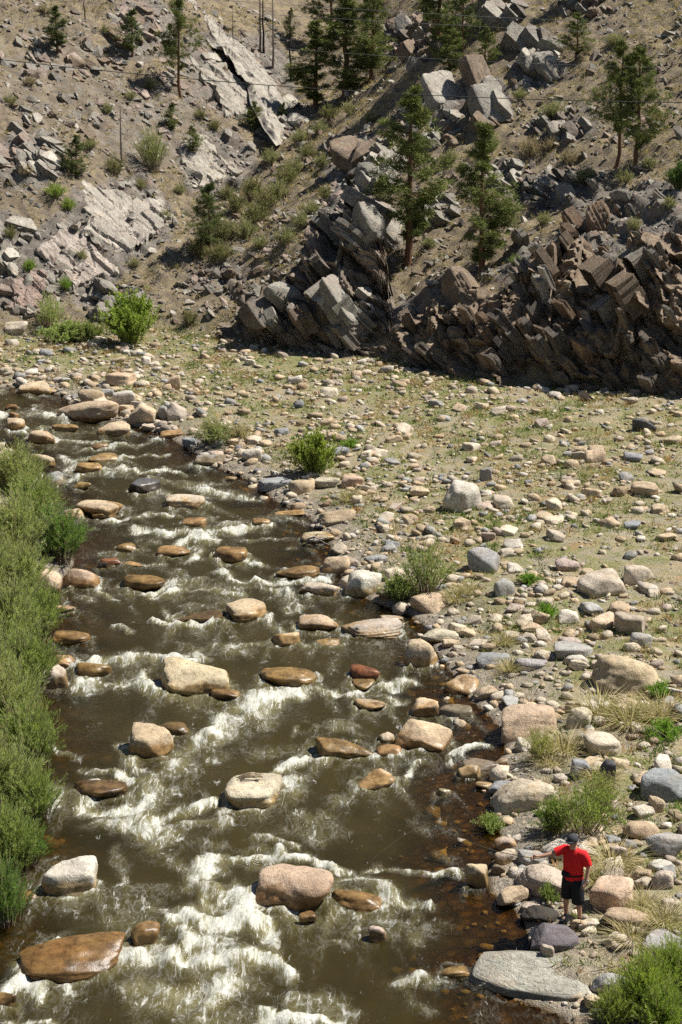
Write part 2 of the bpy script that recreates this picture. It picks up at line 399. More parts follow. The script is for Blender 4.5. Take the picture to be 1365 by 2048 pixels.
# ---- terrain meshes
def _axis(segs):
    out = []
    for a, b, s in segs: out.append(np.arange(a, b - 1e-6, s))
    out.append(np.array([segs[-1][1]])); return np.concatenate(out)
def grid_mesh(name, xs, ys, mat):
    X, Y = np.meshgrid(xs, ys); Z, D, K, Wt = ground_z(X, Y, True)
    V = np.stack([X, Y, Z], 2).reshape(-1, 3); nx, ny = len(xs), len(ys)
    I = np.arange(nx * ny).reshape(ny, nx)
    F = np.stack([I[:-1, :-1], I[:-1, 1:], I[1:, 1:], I[1:, :-1]], 2).reshape(-1, 4)
    me = mesh(name, V, F, True, {'river': D.ravel(), 'hill': K.ravel(), 'rock': Wt.ravel()})
    o = link(name, me, mat); return o
def ground_material():
    m, nt = newmat('ground_soil'); n = N(nt)
    geo = n.n('ShaderNodeNewGeometry'); co = geo.outputs['Position']
    riv = n.attr('river'); hill = n.attr('hill'); rock = n.attr('rock')
    n1 = n.noise(co, 0.35, 4, 0.6); n2 = n.noise(co, 2.3, 4, 0.65); n3 = n.noise(co, 11, 3, 0.75); n4 = n.noise(co, 45, 1, 0.6)
    # flood plain: grey-brown silt and grit, straw, thin green
    silt = n.mix(n3, (0.20, 0.17, 0.12), (0.46, 0.405, 0.30))
    straw = n.mix(n3, (0.20, 0.15, 0.075), (0.50, 0.41, 0.235))
    green = n.mix(n3, (0.085, 0.105, 0.032), (0.30, 0.295, 0.11))
    rust = (0.36, 0.225, 0.11)
    c = n.mix(n.ramp(n2, [(0.40, 0.0), (0.58, 0.85)]), silt, straw)
    c = n.mix(n.ramp(n.noise(co, 0.8, 4, 0.7), [(0.44, 0.0), (0.58, 0.8)]), c, green)
    c = n.mix(n.ramp(n.noise(co, 1.1, 4, 0.6, 0.4), [(0.58, 0.0), (0.70, 0.65)]), c, rust)
    # gravel bar beside the river
    v = n.n('ShaderNodeTexVoronoi'); v.inputs['Scale'].default_value = 9.0; n.l(co, v.inputs['Vector'])
    peb = n.mix(n.ramp(v.outputs['Color'], [(0.0, 0.0), (1.0, 1.0)]), (0.15, 0.135, 0.11), (0.42, 0.35, 0.265))
    gr = n.math('MULTIPLY', n.ramp(n.math('MULTIPLY', n.math('ADD', riv, n.math('MULTIPLY', n2, 3.0)), 0.1), [(0.17, 1.0), (0.44, 0.0)]), 1.0)
    c = n.mix(gr, c, peb)
    # hillside: straw grass over brown scree
    scree = n.mix(n3, (0.075, 0.058, 0.042), (0.29, 0.235, 0.175))
    hs = n.mix(n.ramp(n2, [(0.40, 0.0), (0.60, 1.0)]), scree, n.mix(n3, (0.145, 0.112, 0.064), (0.45, 0.36, 0.22)))
    hs = n.mix(n.ramp(n1, [(0.48, 0.0), (0.62, 0.45)]), hs, scree)
    rk = n.mix(n.ramp(n.noise(co, 1.6, 6, 0.65), [(0.3, 0.0), (0.7, 1.0)]), (0.135, 0.115, 0.095), (0.33, 0.295, 0.245))
    rk = n.mix(n.ramp(n3, [(0.48, 0.0), (0.62, 0.5)]), rk, (0.07, 0.06, 0.052))
    rk = n.mix(n.ramp(n.noise(co, 0.6, 4, 0.6), [(0.54, 0.0), (0.70, 0.6)]), rk, (0.34, 0.225, 0.165))
    hs = n.mix(n.ramp(n.math('ADD', rock, n.math('MULTIPLY', n.math('SUBTRACT', n2, 0.5), 1.2)), [(0.35, 0.0), (0.55, 1.0)]), hs, rk)
    c = n.mix(hill, c, hs)
    # river bed
    bv = n.n('ShaderNodeTexVoronoi'); bv.inputs['Scale'].default_value = 4.0; n.l(co, bv.inputs['Vector'])
    bed = n.mix(bv.outputs['Color'], (0.085, 0.055, 0.026), (0.27, 0.175, 0.085))
    bed = n.mix(n.ramp(bv.outputs['Distance'], [(0.25, 0.0), (0.55, 0.8)]), bed, (0.05, 0.036, 0.02))
    c = n.mix(n.ramp(n.math('ADD', riv, 0.5), [(0.47, 1.0), (0.60, 0.0)]), c, bed)
    h = n.math('ADD', n.math('MULTIPLY', n3, 0.7), n.math('MULTIPLY', n4, 0.4))
    h = n.math('ADD', h, n.math('MULTIPLY', n2, 0.6))
    n.out(principled(n, c, 0.95, n.bump(h, 1.0, 0.12), 0.1)); return m
M['ground'] = ground_material()
XS = _axis([(-70, -28, 2.0), (-28, -22, .4), (-22, 22, 0.15), (22, 28, .4), (28, 70, 2.0)])
YS1 = _axis([(-5, 22, 1.5), (22, 70.0, 0.16)])
YS2 = _axis([(70.0, 112, 0.13), (112, 128, 0.22), (128, 160, 0.8), (160, 230, 5)])
tag(grid_mesh('ground', XS, YS1, M['ground']), kind='structure')
tag(grid_mesh('hillside', XS, YS2, M['ground']), kind='structure')
# ------------------------------------------------------------------ stones
def _ico(level):
    bm = bmesh.new(); bmesh.ops.create_icosphere(bm, subdivisions=level, radius=1.0)
    V = np.array([v.co[:] for v in bm.verts]); F = np.array([[v.index for v in f.verts] for f in bm.faces]); bm.free()
    V /= np.linalg.norm(V, axis=1, keepdims=True); return V, F
ICO = {k: _ico(k) for k in (2, 3, 4, 5)}            # 42? 162, 642, 2562 vertices
def n3(P, s, f):                                     # cheap 3-D noise from three 2-D ones
    return (vn(P[:, 0] * f + 5, P[:, 1] * f, s) + vn(P[:, 1] * f, P[:, 2] * f + 9, s + 1) + vn(P[:, 2] * f + 2, P[:, 0] * f - 4, s + 2)) / 3 - 0.5
def stone(seed, level=4, sharp=7.0, planes=11, rough=0.10, pits=0.03, strata=0.0, axis=1.0):
    """a rounded polyhedron: the softened meet of random planes, then weathered; fits the unit box [-1,1]"""
    r = np.random.default_rng(seed); D, F = ICO[level]
    nn = r.normal(size=(planes, 3)); nn /= np.linalg.norm(nn, axis=1, keepdims=True)
    nn = np.concatenate([nn, np.array([[1, 0, 0], [-1, 0, 0], [0, 1, 0], [0, -1, 0], [0, 0, 1], [0, 0, -1]], float) + r.normal(size=(6, 3)) * 0.14])
    h = np.concatenate([r.uniform(0.72, 1.12, planes), r.uniform(0.8, 1.0, 6) * axis])
    q = np.maximum(D @ nn.T / h, 1e-6)
    rad = (q ** sharp).sum(1) ** (-1.0 / sharp)
    P = D * rad[:, None]
    s = int(seed * 13 % 997)
    P = P * (1 + rough * 2 * n3(P, s, 1.7) + rough * n3(P, s + 7, 4.1) + pits * 2 * n3(P, s + 11, 11.0))[:, None]
    if strata:
        P[:, :2] *= (1 + strata * (np.mod(P[:, 2] * 3.1 + 0.5 * n3(P, s, 2.0) + 5, 1.0) - 0.5))[:, None]
    lo, hi = P.min(0), P.max(0)
    return (P - (lo + hi) / 2) / ((hi - lo) / 2), F
_pool = {}
def pool_stone(kind, i):
    k = (kind, i)
    if k not in _pool:
        a = dict(round=dict(sharp=9, planes=11, rough=0.17), cut=dict(sharp=18, planes=13, rough=0.12), ang=dict(sharp=34, planes=13, rough=0.06),
                 flat=dict(sharp=15, planes=8, rough=0.06, strata=0.07), soft=dict(sharp=5.6, planes=10, rough=0.17, pits=0.02, axis=1.15))[kind]
        V, F = stone(101 + i * 17 + hash(kind.__len__()) * 31, 4, **a)
        _pool[k] = mesh('stone_' + kind, V, F, True)
    return _pool[k]
C = dict(tan=(.56, .445, .305), pale=(.59, .515, .405), cream=(.62, .54, .41), orange=(.50, .39, .265), brown=(.36, .275, .175), grey=(.38, .375, .355),
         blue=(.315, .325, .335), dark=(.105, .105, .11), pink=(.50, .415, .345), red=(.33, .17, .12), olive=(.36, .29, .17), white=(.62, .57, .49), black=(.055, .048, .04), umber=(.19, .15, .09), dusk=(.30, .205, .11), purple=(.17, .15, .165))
BOULDERS = []
def boulder(cx, cy, w, h, ckey, shape, label, group=None, river=None, rot=0.0, level=4, deep=0.78, seed=None, jitter=True):
    """a stone whose visible bulk spans w x h pixels of the photograph round (cx, cy), standing on the ground there"""
    sd = seed if seed is not None else int(cx * 7 + cy * 3)
    rr = np.random.default_rng(sd)
    p = at1(cx, cy + h * 0.5 - 1)
    s = ppm(p.y, p.z); Wm = w / s; th = math.atan2(CAM_H - p.z, p.y)
    Dm = Wm * deep * (0.8 if w > 2.6 * h else 1.0)
    Hm = max((h / s - Dm * math.sin(th) * 0.55) / math.cos(th), 0.45 * h / s, 0.2 * Wm if h > 12 else 0.1 * Wm)
    c = list(C[ckey])
    if jitter: c = [v * k for v, k in zip(c, rr.uniform(0.92, 1.08) * (1 + rr.normal(size=3) * 0.02))]
    sdv = float(river_sd(np.array([p.x]), np.array([p.y + Dm * .4]))[0])
    wetf = 1.0 if (river if river is not None else sdv < 0.35) else 0.0
    me = None
    if level > 3 and w >= 40:
        a = dict(round=dict(sharp=9, planes=11, rough=0.17), cut=dict(sharp=18, planes=13, rough=0.12), ang=dict(sharp=34, planes=13, rough=0.06),
                 flat=dict(sharp=15, planes=8, rough=0.06, strata=0.07), soft=dict(sharp=5.6, planes=10, rough=0.17, pits=0.02, axis=1.15))[shape]
        if shape == 'soft' and w >= 80: a.update(sharp=5.0, rough=.17, axis=1.3, planes=11)
        V, F = stone(sd + 1, 5 if w >= 100 else 4, **a); me = mesh('boulder', V, F, True)
    else: me = pool_stone(shape, sd % 7)
    bury = 0.42 if not wetf else 0.55
    Ht = Hm * (1 + bury)
    zb = (0.0 if wetf and sdv < 0 else p.z)
    o = link('boulder', me, M['boulder'], None, (p.x, p.y + Dm * 0.42, zb + Hm - Ht / 2), (0, 0, rot if rot else float(rr.uniform(-.35, .35))), (Wm / 2 * 1.02, Dm / 2, Ht / 2), (*c, wetf * (1.0 if (ckey in ('olive', 'brown', 'red', 'umber') or 'awash' in label or 'dark orange' in label or ' wet rock' in label) else rr.uniform(.42, .56))))
    tag(o, label, 'boulder', group)
    BOULDERS.append((p.x, p.y + Dm * .42, Wm / 2, Dm / 2, Hm, wetf, cx, cy, w))
    return o
RIVER_ROCKS = [
 (68, 776, 68, 28, 'tan', 'soft', 'tan boulder at the far water edge where the river enters, left of the long boulder'),
 (172, 822, 126, 48, 'tan', 'soft', 'long low tan boulder lying across the far bend of the river'),
 (182, 794, 52, 28, 'orange', 'soft', 'orange-tan boulder touching the back of the long low tan boulder'),
 (246, 800, 46, 36, 'white', 'cut', 'grey-white upright boulder behind the right end of the long tan boulder'),
 (215, 788, 30, 20, 'grey', 'cut', 'small grey boulder between the orange-tan and the grey-white boulder at the bend'),
 (285, 830, 58, 40, 'tan', 'round', 'tan rounded boulder just right of the long tan boulder at the bend'),
 (325, 826, 27, 28, 'grey', 'cut', 'small dark grey rock between two tan boulders at the far bank'),
 (352, 824, 42, 34, 'pink', 'cut', 'pinkish leaning rock on the far bank right of the small dark grey rock'),
 (30, 850, 38, 26, 'tan', 'soft', 'tan boulder in white water beside the left frame edge'),
 (80, 873, 58, 28, 'tan', 'soft', 'tan boulder in the rapids below the long low boulder, left of the channel'),
 (228, 858, 66, 28, 'tan', 'soft', 'rounded tan boulder midstream just below the long low boulder'),
 (130, 855, 56, 16, 'orange', 'soft', 'flat orange-brown wet rock left of the rounded midstream boulder'),
 (28, 832, 20, 14, 'brown', 'cut', 'small dark wet rock in white water by the left edge'),
 (22, 816, 26, 12, 'brown', 'cut', 'low brown wet rock upstream beside the left edge'),
 (198, 893, 36, 13, 'brown', 'soft', 'low brown wet rock in the upper rapids'),
 (85, 922, 48, 30, 'orange', 'round', 'orange-tan boulder close to the left bank in the upper rapids'),
 (205, 920, 64, 13, 'orange', 'soft', 'flat orange wet rock behind a pale tan boulder in the upper rapids'),
 (178, 937, 58, 20, 'tan', 'soft', 'pale tan boulder in front of the flat orange wet rock'),
 (108, 958, 46, 30, 'grey', 'round', 'grey boulder at the tip of the left bank willows'),
 (340, 872, 46, 18, 'tan', 'flat', 'flat tan rock at the far bank edge below the tan boulders'),
 (305, 876, 20, 9, 'dark', 'soft', 'tiny dark wet rock in the channel near the far bank'),
 (418, 922, 72, 22, 'grey', 'flat', 'flat grey slab at the water edge below the grey-green bush'),
 (287, 972, 62, 29, 'dark', 'cut', 'dark grey angular boulder alone in midstream'),
 (370, 1004, 78, 28, 'pale', 'cut', 'whitish flat-topped boulder in midstream beside the dark grey one'),
 (194, 1018, 88, 34, 'orange', 'soft', 'big orange-tan dome boulder by the left gravel bank'),
 (164, 973, 35, 13, 'orange', 'soft', 'small orange wet rock above the orange dome boulder'),
 (145, 1030, 44, 22, 'white', 'cut', 'white angular rock on the left gravel beside the orange dome boulder'),
 (200, 1032, 34, 13, 'brown', 'soft', 'small brown wet rock at the foot of the orange dome boulder'),
 (388, 1046, 50, 18, 'orange', 'soft', 'orange wet rock barely above water in the middle rapids'),
 (523, 1046, 36, 16, 'orange', 'soft', 'orange wet rock near the right bank in the middle rapids'),
 (460, 958, 28, 10, 'orange', 'soft', 'small orange rock breaking the surface near the flat grey slab'),
 (460, 1110, 70, 28, 'brown', 'round', 'brown-tan boulder with white water behind it in the middle rapids'),
 (345, 1103, 64, 15, 'orange', 'soft', 'low tan-brown rock awash left of the brown-tan boulder'),
 (250, 1097, 42, 17, 'olive', 'soft', 'dark olive rock awash near the left bank'),
 (220, 1125, 40, 14, 'red', 'cut', 'reddish flat rock near the left shore beside a small dark one'),
 (205, 1131, 20, 14, 'dark', 'cut', 'small dark rock with a pale end near the left shore'),
 (263, 1128, 42, 9, 'orange', 'soft', 'flat orange stone awash right of the reddish rock'),
 (595, 1146, 88, 24, 'olive', 'soft', 'olive-brown wet dome with water sliding over it near the right bank'),
 (165, 1156, 66, 42, 'tan', 'round', 'tan boulder at the willows on the left bank'),
 (85, 1162, 74, 46, 'tan', 'round', 'tan boulder half hidden in the left bank willows'),
 (125, 1217, 46, 17, 'white', 'soft', 'whitish flat stone at the left shore'),
 (285, 1168, 92, 22, 'olive', 'soft', 'long olive-tan wet rock left of midstream'),
 (495, 1220, 84, 38, 'tan', 'soft', 'rounded tan boulder with wet crown in midstream'),
 (635, 1246, 88, 32, 'orange', 'soft', 'orange-brown wet boulder right of midstream'),
 (655, 1285, 50, 16, 'orange', 'soft', 'low orange rock awash below the orange-brown wet boulder'),
 (570, 1279, 60, 30, 'tan', 'cut', 'small tan peaked boulder with dark wet foot'),
 (400, 1242, 100, 10, 'umber', 'soft', 'dark wet rock with water pouring over it in midstream'),
 (140, 1281, 78, 14, 'brown', 'soft', 'brown rock just under water at the left shore'),
 (128, 1322, 56, 26, 'orange', 'cut', 'orange-tan rock at the left shore above the pale pink one'),
 (185, 1340, 70, 32, 'olive', 'soft', 'brown wet rounded rock beside the orange-tan shore rock'),
 (108, 1353, 58, 46, 'pink', 'round', 'pale pink boulder standing at the left shore'),
 (387, 1356, 142, 68, 'tan', 'cut', 'large flat-faced tan boulder splitting the white water'),
 (450, 1389, 62, 22, 'brown', 'round', 'brown rock leaning on the right foot of the large flat-faced boulder'),
 (575, 1356, 118, 36, 'olive', 'soft', 'olive wet rock with a dry tan right end'),
 (298, 1488, 92, 60, 'tan', 'ang', 'blocky tan boulder with brown wet sides beside foaming chute'),
 (348, 1456, 62, 24, 'umber', 'soft', 'dark wet rock behind the blocky tan boulder'),
 (200, 1588, 110, 26, 'umber', 'soft', 'dark wet rock with water sheeting over it near the left bank'),
 (507, 1584, 116, 60, 'cream', 'round', 'smooth cream-topped boulder with a tuft of twigs on its back'),
 (588, 1774, 160, 80, 'tan', 'soft', 'big rounded boulder with cream top and orange-brown wet sides'),
 (135, 1755, 112, 72, 'white', 'cut', 'pale white peaked boulder in the dark pool by the left bank'),
 (50, 1790, 50, 20, 'olive', 'soft', 'brown rock awash left of the pale white peaked boulder'),
 (138, 1924, 212, 66, 'dusk', 'soft', 'big dark orange wet boulder in the lower left corner'),
 (290, 1870, 58, 46, 'olive', 'round', 'yellow-brown glistening rock right of the big dark orange boulder'),
 (10, 2002, 44, 30, 'brown', 'soft', 'brown wet rock at the lower left edge'),
 (715, 1806, 112, 34, 'olive', 'soft', 'olive rock awash right of the big rounded boulder'),
 (755, 1867, 36, 32, 'pink', 'soft', 'small pinkish-brown dome rising from calm brown water'),
 (615, 1836, 34, 18, 'brown', 'soft', 'small dark rock at the foot of the big rounded boulder'),
 (675, 1034, 78, 32, 'orange', 'flat', 'orange-tan flat boulder on the right shore'),
 (635, 1076, 66, 24, 'tan', 'flat', 'flat tan rock on the right shore with driftwood on it'),
 (580, 1030, 60, 12, 'tan', 'soft', 'flat tan rock awash at the right shore'),
 (672, 1132, 60, 38, 'orange', 'round', 'orange-tan boulder with wet foot on the right shore'),
 (640, 1179, 80, 28, 'pale', 'cut', 'cream flat rock in the shallows left of the grey-white boulder'),
 (725, 1171, 70, 52, 'white', 'cut', 'grey-white boulder at the right shore below the orange-tan one'),
 (772, 1186, 38, 28, 'tan', 'round', 'small tan boulder at the right of the grey-white shore boulder'),
 (855, 1208, 72, 40, 'orange', 'round', 'orange-tan boulder at the foot of the grey-green shore bush'),
 (782, 1240, 52, 18, 'white', 'flat', 'pale flat stone standing in the shallows above the pink slab'),
 (745, 1266, 120, 22, 'pink', 'flat', 'long flat pink slab at the right shore'),
 (843, 1308, 66, 56, 'tan', 'round', 'knobbly tan boulder standing in shallow brown water'),
 (730, 1346, 62, 32, 'red', 'soft', 'red-brown glistening wet rock in the right riffle'),
 (727, 1371, 46, 18, 'olive', 'soft', 'low olive rock awash under the red-brown one'),
 (928, 1374, 72, 36, 'orange', 'soft', 'orange-tan smooth boulder on the right shore beside the shallows'),
 (883, 1271, 84, 28, 'pale', 'flat', 'cream flat slab at the right shore behind the knobbly boulder'),
 (740, 1414, 66, 26, 'tan', 'soft', 'tan boulder in the right channel below the red-brown rock'),
 (850, 1418, 52, 32, 'tan', 'cut', 'tan peaked rock between the right channel and the shore'),
 (848, 1476, 112, 56, 'tan', 'ang', 'angular tan boulder with ridged top near the right shore'),
 (773, 1478, 33, 24, 'white', 'round', 'small white boulder touching the left of the angular tan boulder'),
 (778, 1503, 50, 24, 'orange', 'soft', 'orange-tan rock below the small white boulder'),
 (688, 1494, 112, 40, 'brown', 'cut', 'long brown wet rock splitting the right channel'),
 (750, 1561, 84, 38, 'tan', 'soft', 'smooth tan boulder alone in the calm brown pool'),
 (912, 1427, 68, 24, 'blue', 'flat', 'dark blue-grey flat rock at the right shore'),
 (940, 1546, 46, 28, 'pale', 'cut', 'cream blocky rock at the edge of the pool'),
 (968, 1536, 78, 28, 'blue', 'flat', 'dark blue-grey slab behind the cream blocky rock'),
 (970, 1569, 36, 14, 'white', 'soft', 'white flat stone below the cream blocky rock'),
 (1003, 1528, 30, 22, 'pale', 'cut', 'small cream rock right of the dark slab'),
 (890, 1582, 26, 16, 'grey', 'round', 'small grey-green stone in the calm pool'),
 (1050, 1586, 126, 66, 'cream', 'soft', 'big smooth cream boulder with a rounded snout over the pool'),
 (955, 1752, 46, 50, 'tan', 'ang', 'blocky brown-tan boulder standing in the water left of the fisherman'),
 (1012, 1688, 42, 26, 'pink', 'cut', 'pinkish rock at the water edge beneath the fishing rod'),
 (1010, 1716, 40, 28, 'pink', 'round', 'pinkish rock below another at the water edge near the rod'),
 (998, 1742, 28, 22, 'blue', 'round', 'small blue-grey stone right of the blocky brown-tan boulder'),
 (910, 1942, 62, 28, 'olive', 'soft', 'brown boulder under water left of the long grey slab'),
 (612, 1460, 40, 10, 'brown', 'soft', 'brown stone awash upstream of the long brown wet rock'),
]
for t in RIVER_ROCKS: boulder(*t)
BANK_ROCKS = [
 (926, 992, 80, 64, 'white', 'cut', 'big pale grey boulder standing alone on the flood plain'),
 (1008, 1004, 42, 28, 'pale', 'round', 'whitish rounded boulder right of the big pale grey boulder'),
 (1292, 979, 56, 30, 'tan', 'round', 'tan dome boulder on the grass near the right edge'),
 (1190, 912, 44, 26, 'tan', 'round', 'tan dome boulder on the upper flood plain grass'),
 (1108, 1042, 46, 18, 'cream', 'soft', 'cream low boulder on open grass below the big pale grey boulder'),
 (968, 1119, 62, 52, 'grey', 'ang', 'grey angular boulder beside the grey-green bush'),
 (1010, 1173, 50, 36, 'grey', 'round', 'grey-brown rounded boulder below the grey angular one'),
 (1138, 1132, 50, 26, 'pink', 'soft', 'pinkish boulder on the grass in the middle of the flood plain'),
 (978, 1075, 30, 20, 'pink', 'round', 'small dusky pink boulder above the grey angular one'),
 (1207, 1168, 90, 50, 'pale', 'ang', 'pale ridge-backed boulder sunk in the grass, low left end'),
 (1280, 1152, 60, 36, 'cream', 'cut', 'cream pointed rock at the upper end of the ridge-backed boulder'),
 (1208, 1248, 56, 34, 'tan', 'round', 'tan-grey boulder left of its larger neighbour above the big tan boulder'),
 (1262, 1248, 62, 46, 'pink', 'cut', 'pinkish grey boulder right of the tan-grey one near the right edge'),
 (1283, 1285, 46, 32, 'grey', 'cut', 'grey boulder under the pinkish grey one near the right edge'),
 (1256, 1346, 134, 80, 'tan', 'soft', 'very big smooth tan boulder near the right edge'),
 (1060, 1441, 126, 64, 'orange', 'cut', 'big orange-tan boulder with flat top at the shore'),
 (1160, 1438, 50, 42, 'pale', 'round', 'pale boulder in straw grass right of the big orange-tan one'),
 (1137, 1233, 46, 26, 'white', 'cut', 'grey-white boulder in green grass'),
 (1140, 1286, 46, 26, 'pink', 'cut', 'pale pinkish block below the grey-white boulder'),
 (1065, 1255, 46, 18, 'tan', 'flat', 'flat grey-tan stone below the green grass clump'),
 (1060, 1330, 70, 26, 'grey', 'flat', 'flat whitish grey slab in the bank grass'),
 (1150, 1305, 80, 34, 'grey', 'flat', 'grey layered slab above the very big tan boulder'),
 (988, 1318, 70, 22, 'blue', 'flat', 'dark grey flat slab at the shore below the cream slab'),
 (1337, 1566, 100, 64, 'blue', 'cut', 'big blue-grey boulder at the right edge above the fisherman'),
 (1286, 1662, 72, 40, 'tan', 'soft', 'tan rounded boulder below the big blue-grey one'),
 (1165, 1541, 44, 36, 'blue', 'ang', 'blue-grey block in the straw grass'),
 (1216, 1540, 36, 48, 'dark', 'ang', 'dark grey pointed block standing in the straw grass'),
 (1210, 1492, 78, 48, 'pale', 'round', 'pale grey boulder above the dark pointed block'),
 (1335, 1690, 80, 50, 'grey', 'cut', 'grey boulder on the right edge level with the fisherman'),
 (1085, 1768, 116, 62, 'pink', 'flat', 'pinkish layered slab at the water left of the fisherman'),
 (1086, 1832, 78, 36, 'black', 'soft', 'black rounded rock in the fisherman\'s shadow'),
 (1228, 1795, 84, 62, 'tan', 'cut', 'tan boulder with straw grass right of the fisherman'),
 (1258, 1842, 92, 48, 'orange', 'soft', 'orange-tan boulder below the tan one right of the fisherman'),
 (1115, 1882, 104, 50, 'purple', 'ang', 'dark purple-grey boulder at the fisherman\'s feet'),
 (1096, 1908, 32, 34, 'pink', 'round', 'small pinkish stone under the dark purple-grey boulder'),
 (1325, 1732, 54, 22, 'white', 'soft', 'white flat stone near the right edge beside the fisherman'),
 (1328, 1760, 44, 36, 'pink', 'round', 'pinkish rounded stone below the white flat stone'),
 (1240, 1705, 40, 30, 'pink', 'cut', 'pinkish block in the willow right of the fisherman\'s head'),
 (1315, 1610, 34, 34, 'tan', 'round', 'tan stone under the big blue-grey boulder'),
 (1290, 1620, 44, 26, 'white', 'cut', 'white stone left of the tan stone under the blue-grey boulder'),
 (1185, 1590, 48, 34, 'pale', 'round', 'pale stone deep in the willow by the big cream boulder'),
 (1338, 1890, 100, 40, 'grey', 'flat', 'flat grey slab at the right edge above the green bush'),
 (1152, 1853, 26, 22, 'tan', 'flat', 'small tan flat stone under the fisherman\'s front shoe'),
 (1290, 852, 44, 28, 'dark', 'ang', 'dark grey block at the foot of the shaded cliff'),
 (1345, 882, 44, 18, 'tan', 'soft', 'tan low boulder at the right edge below the cliff'),
 (1268, 914, 40, 18, 'blue', 'cut', 'blue-grey block on the upper flood plain grass'),
 (973, 950, 26, 28, 'grey', 'ang', 'pointed grey rock above the big pale grey boulder'),
 (840, 985, 40, 22, 'tan', 'cut', 'tan blocky stone left of the big pale grey boulder'),
 (505, 910, 44, 28, 'white', 'round', 'whitish boulder left of the bright green bush at the far bank'),
 (605, 972, 52, 28, 'tan', 'round', 'tan boulder under the bright green bush at the far bank'),
 (655, 968, 50, 24, 'pale', 'round', 'pale boulder right of the tan one under the bright green bush'),
 (705, 965, 46, 26, 'tan', 'cut', 'tan-grey boulder further right along the bank from the bright green bush'),
 (550, 970, 70, 22, 'blue', 'flat', 'dark grey layered ledge at the water edge below the bright green bush'),
 (345, 765, 34, 30, 'tan', 'cut', 'tan peaked rock on the far flood plain'),
 (240, 760, 60, 26, 'tan', 'cut', 'tan low rock at the far bend bank'),
 (660, 785, 38, 20, 'pale', 'cut', 'pale block on the far flood plain below the shadowed cliff nose'),
 (500, 725, 24, 14, 'white', 'round', 'white stone on the far flood plain by the cliff shadow'),
 (292, 722, 20, 18, 'white', 'ang', 'small bluish white pointed stone on the far flood plain'),
 (30, 655, 50, 28, 'pale', 'cut', 'pale block at the hill foot by the left edge'),
]
for t in BANK_ROCKS: boulder(*t)
# the long grey slab in front: a bespoke low wedge with foliated top
def long_slab():
    V, F = stone(4242, 5, sharp=17, planes=7, rough=0.05, pits=0.03)
    x = V[:, 0]
    V[:, 1] *= 0.62 + 0.38 * sstep(-1.0, 0.4, x); V[:, 2] *= 0.72 + 0.28 * sstep(-1, .2, x)
    V[:, 2] += 0.05 * (np.mod(V[:, 1] * 4.0 + 0.6 * n3(V, 3, 1.5) + 0.5 * x, 1.0) - 0.5) * (V[:, 2] > 0)
    p = at1(1085, 1992); s = ppm(p.y, 0)
    o = link('boulder', mesh('long_slab', V, F), M['slab'], None, (p.x - .06, p.y + 0.68, 0.04), (R(7), R(-2), R(-6)), (288 / s / 2, 0.84, 0.26), (.43, .42, .36, 1))
    tag(o, 'very long grey foliated slab lying in the water at the bottom right', 'boulder')
    BOULDERS.append((p.x, p.y + .6, 258 / s / 2, .7, .5, 1, 1085, 1950, 258))
long_slab()

# ---- scattered stones of the flood plain and the bars
def scatter_world(n, x0, x1, y0, y1):
    return rng.uniform(x0, x1, n), rng.uniform(y0, y1, n)
sx, sy = scatter_world(62000, -24, 24, 24, 90)
sd_ = _bil(GD, sx, sy); kk = _bil(GK, sx, sy)
clump = fbm(sx * 0.45, sy * 0.45, 70, 4)
prob = np.where(sd_ > 0.05, 0.27 + 0.5 * np.exp(-np.maximum(sd_, 0) / 4.0) + 0.42 * sstep(0.5, 0.66, clump), 0.0)
prob = np.where((sd_ <= 0.05) & (sd_ > -1.3) & (sx > -6), 0.28, prob)
prob = np.where((sd_ <= -1.3), 0.02, prob)
prob *= (1 - sstep(0.25, 0.9, kk)) * np.where((sx < -7) & (sy < 58), 0.0, 1.0)
trail = np.abs((sx - 3.5) * 0.75 + (sy - 58) * 0.62 + 1.5 * np.sin(sx * .3)); prob *= np.where((trail < 0.6) & (sd_ > 6), 0.1, 1)
keep = rng.uniform(size=len(sx)) < prob
sx, sy, sd_ = sx[keep], sy[keep], sd_[keep]
sz = 0.056 * np.exp(rng.normal(size=len(sx)) * 0.66) * np.where(sd_ < 3, 1.12, 0.96) * (0.8 + 0.6 * fbm(sx * .3, sy * .3, 77, 3))
sz = np.clip(sz, 0.03, 0.29) * np.where(sd_ < 0, 0.8, 1)
for bx, by, rx_, ry_, hh, wf, *_r in BOULDERS:                # not inside the placed boulders
    sz[((sx - bx) / (rx_ + .05)) ** 2 + ((sy - by) / (ry_ + .05)) ** 2 < 0.8] = 0
ok = sz > 0.02; sx, sy, sd_, sz = sx[ok], sy[ok], sd_[ok], sz[ok]
CK = ['tan', 'pale', 'orange', 'grey', 'blue', 'pink', 'white', 'cream', 'brown']
CP = np.array([.24, .26, .07, .10, .04, .07, .11, .10, .01])
ck = rng.choice(len(CK), len(sx), p=CP)
spx, spy, _ = project(sx, sy, gz(sx, sy))
inview = (spx > 5) & (spx < 1360) & (spy > 680) & (spy < 2030) & (sd_ > 0.1)
size_px = np.where(inview, sz * ppm(sy, 0.5), 0)
order = np.argsort(-size_px)
NIND = 150
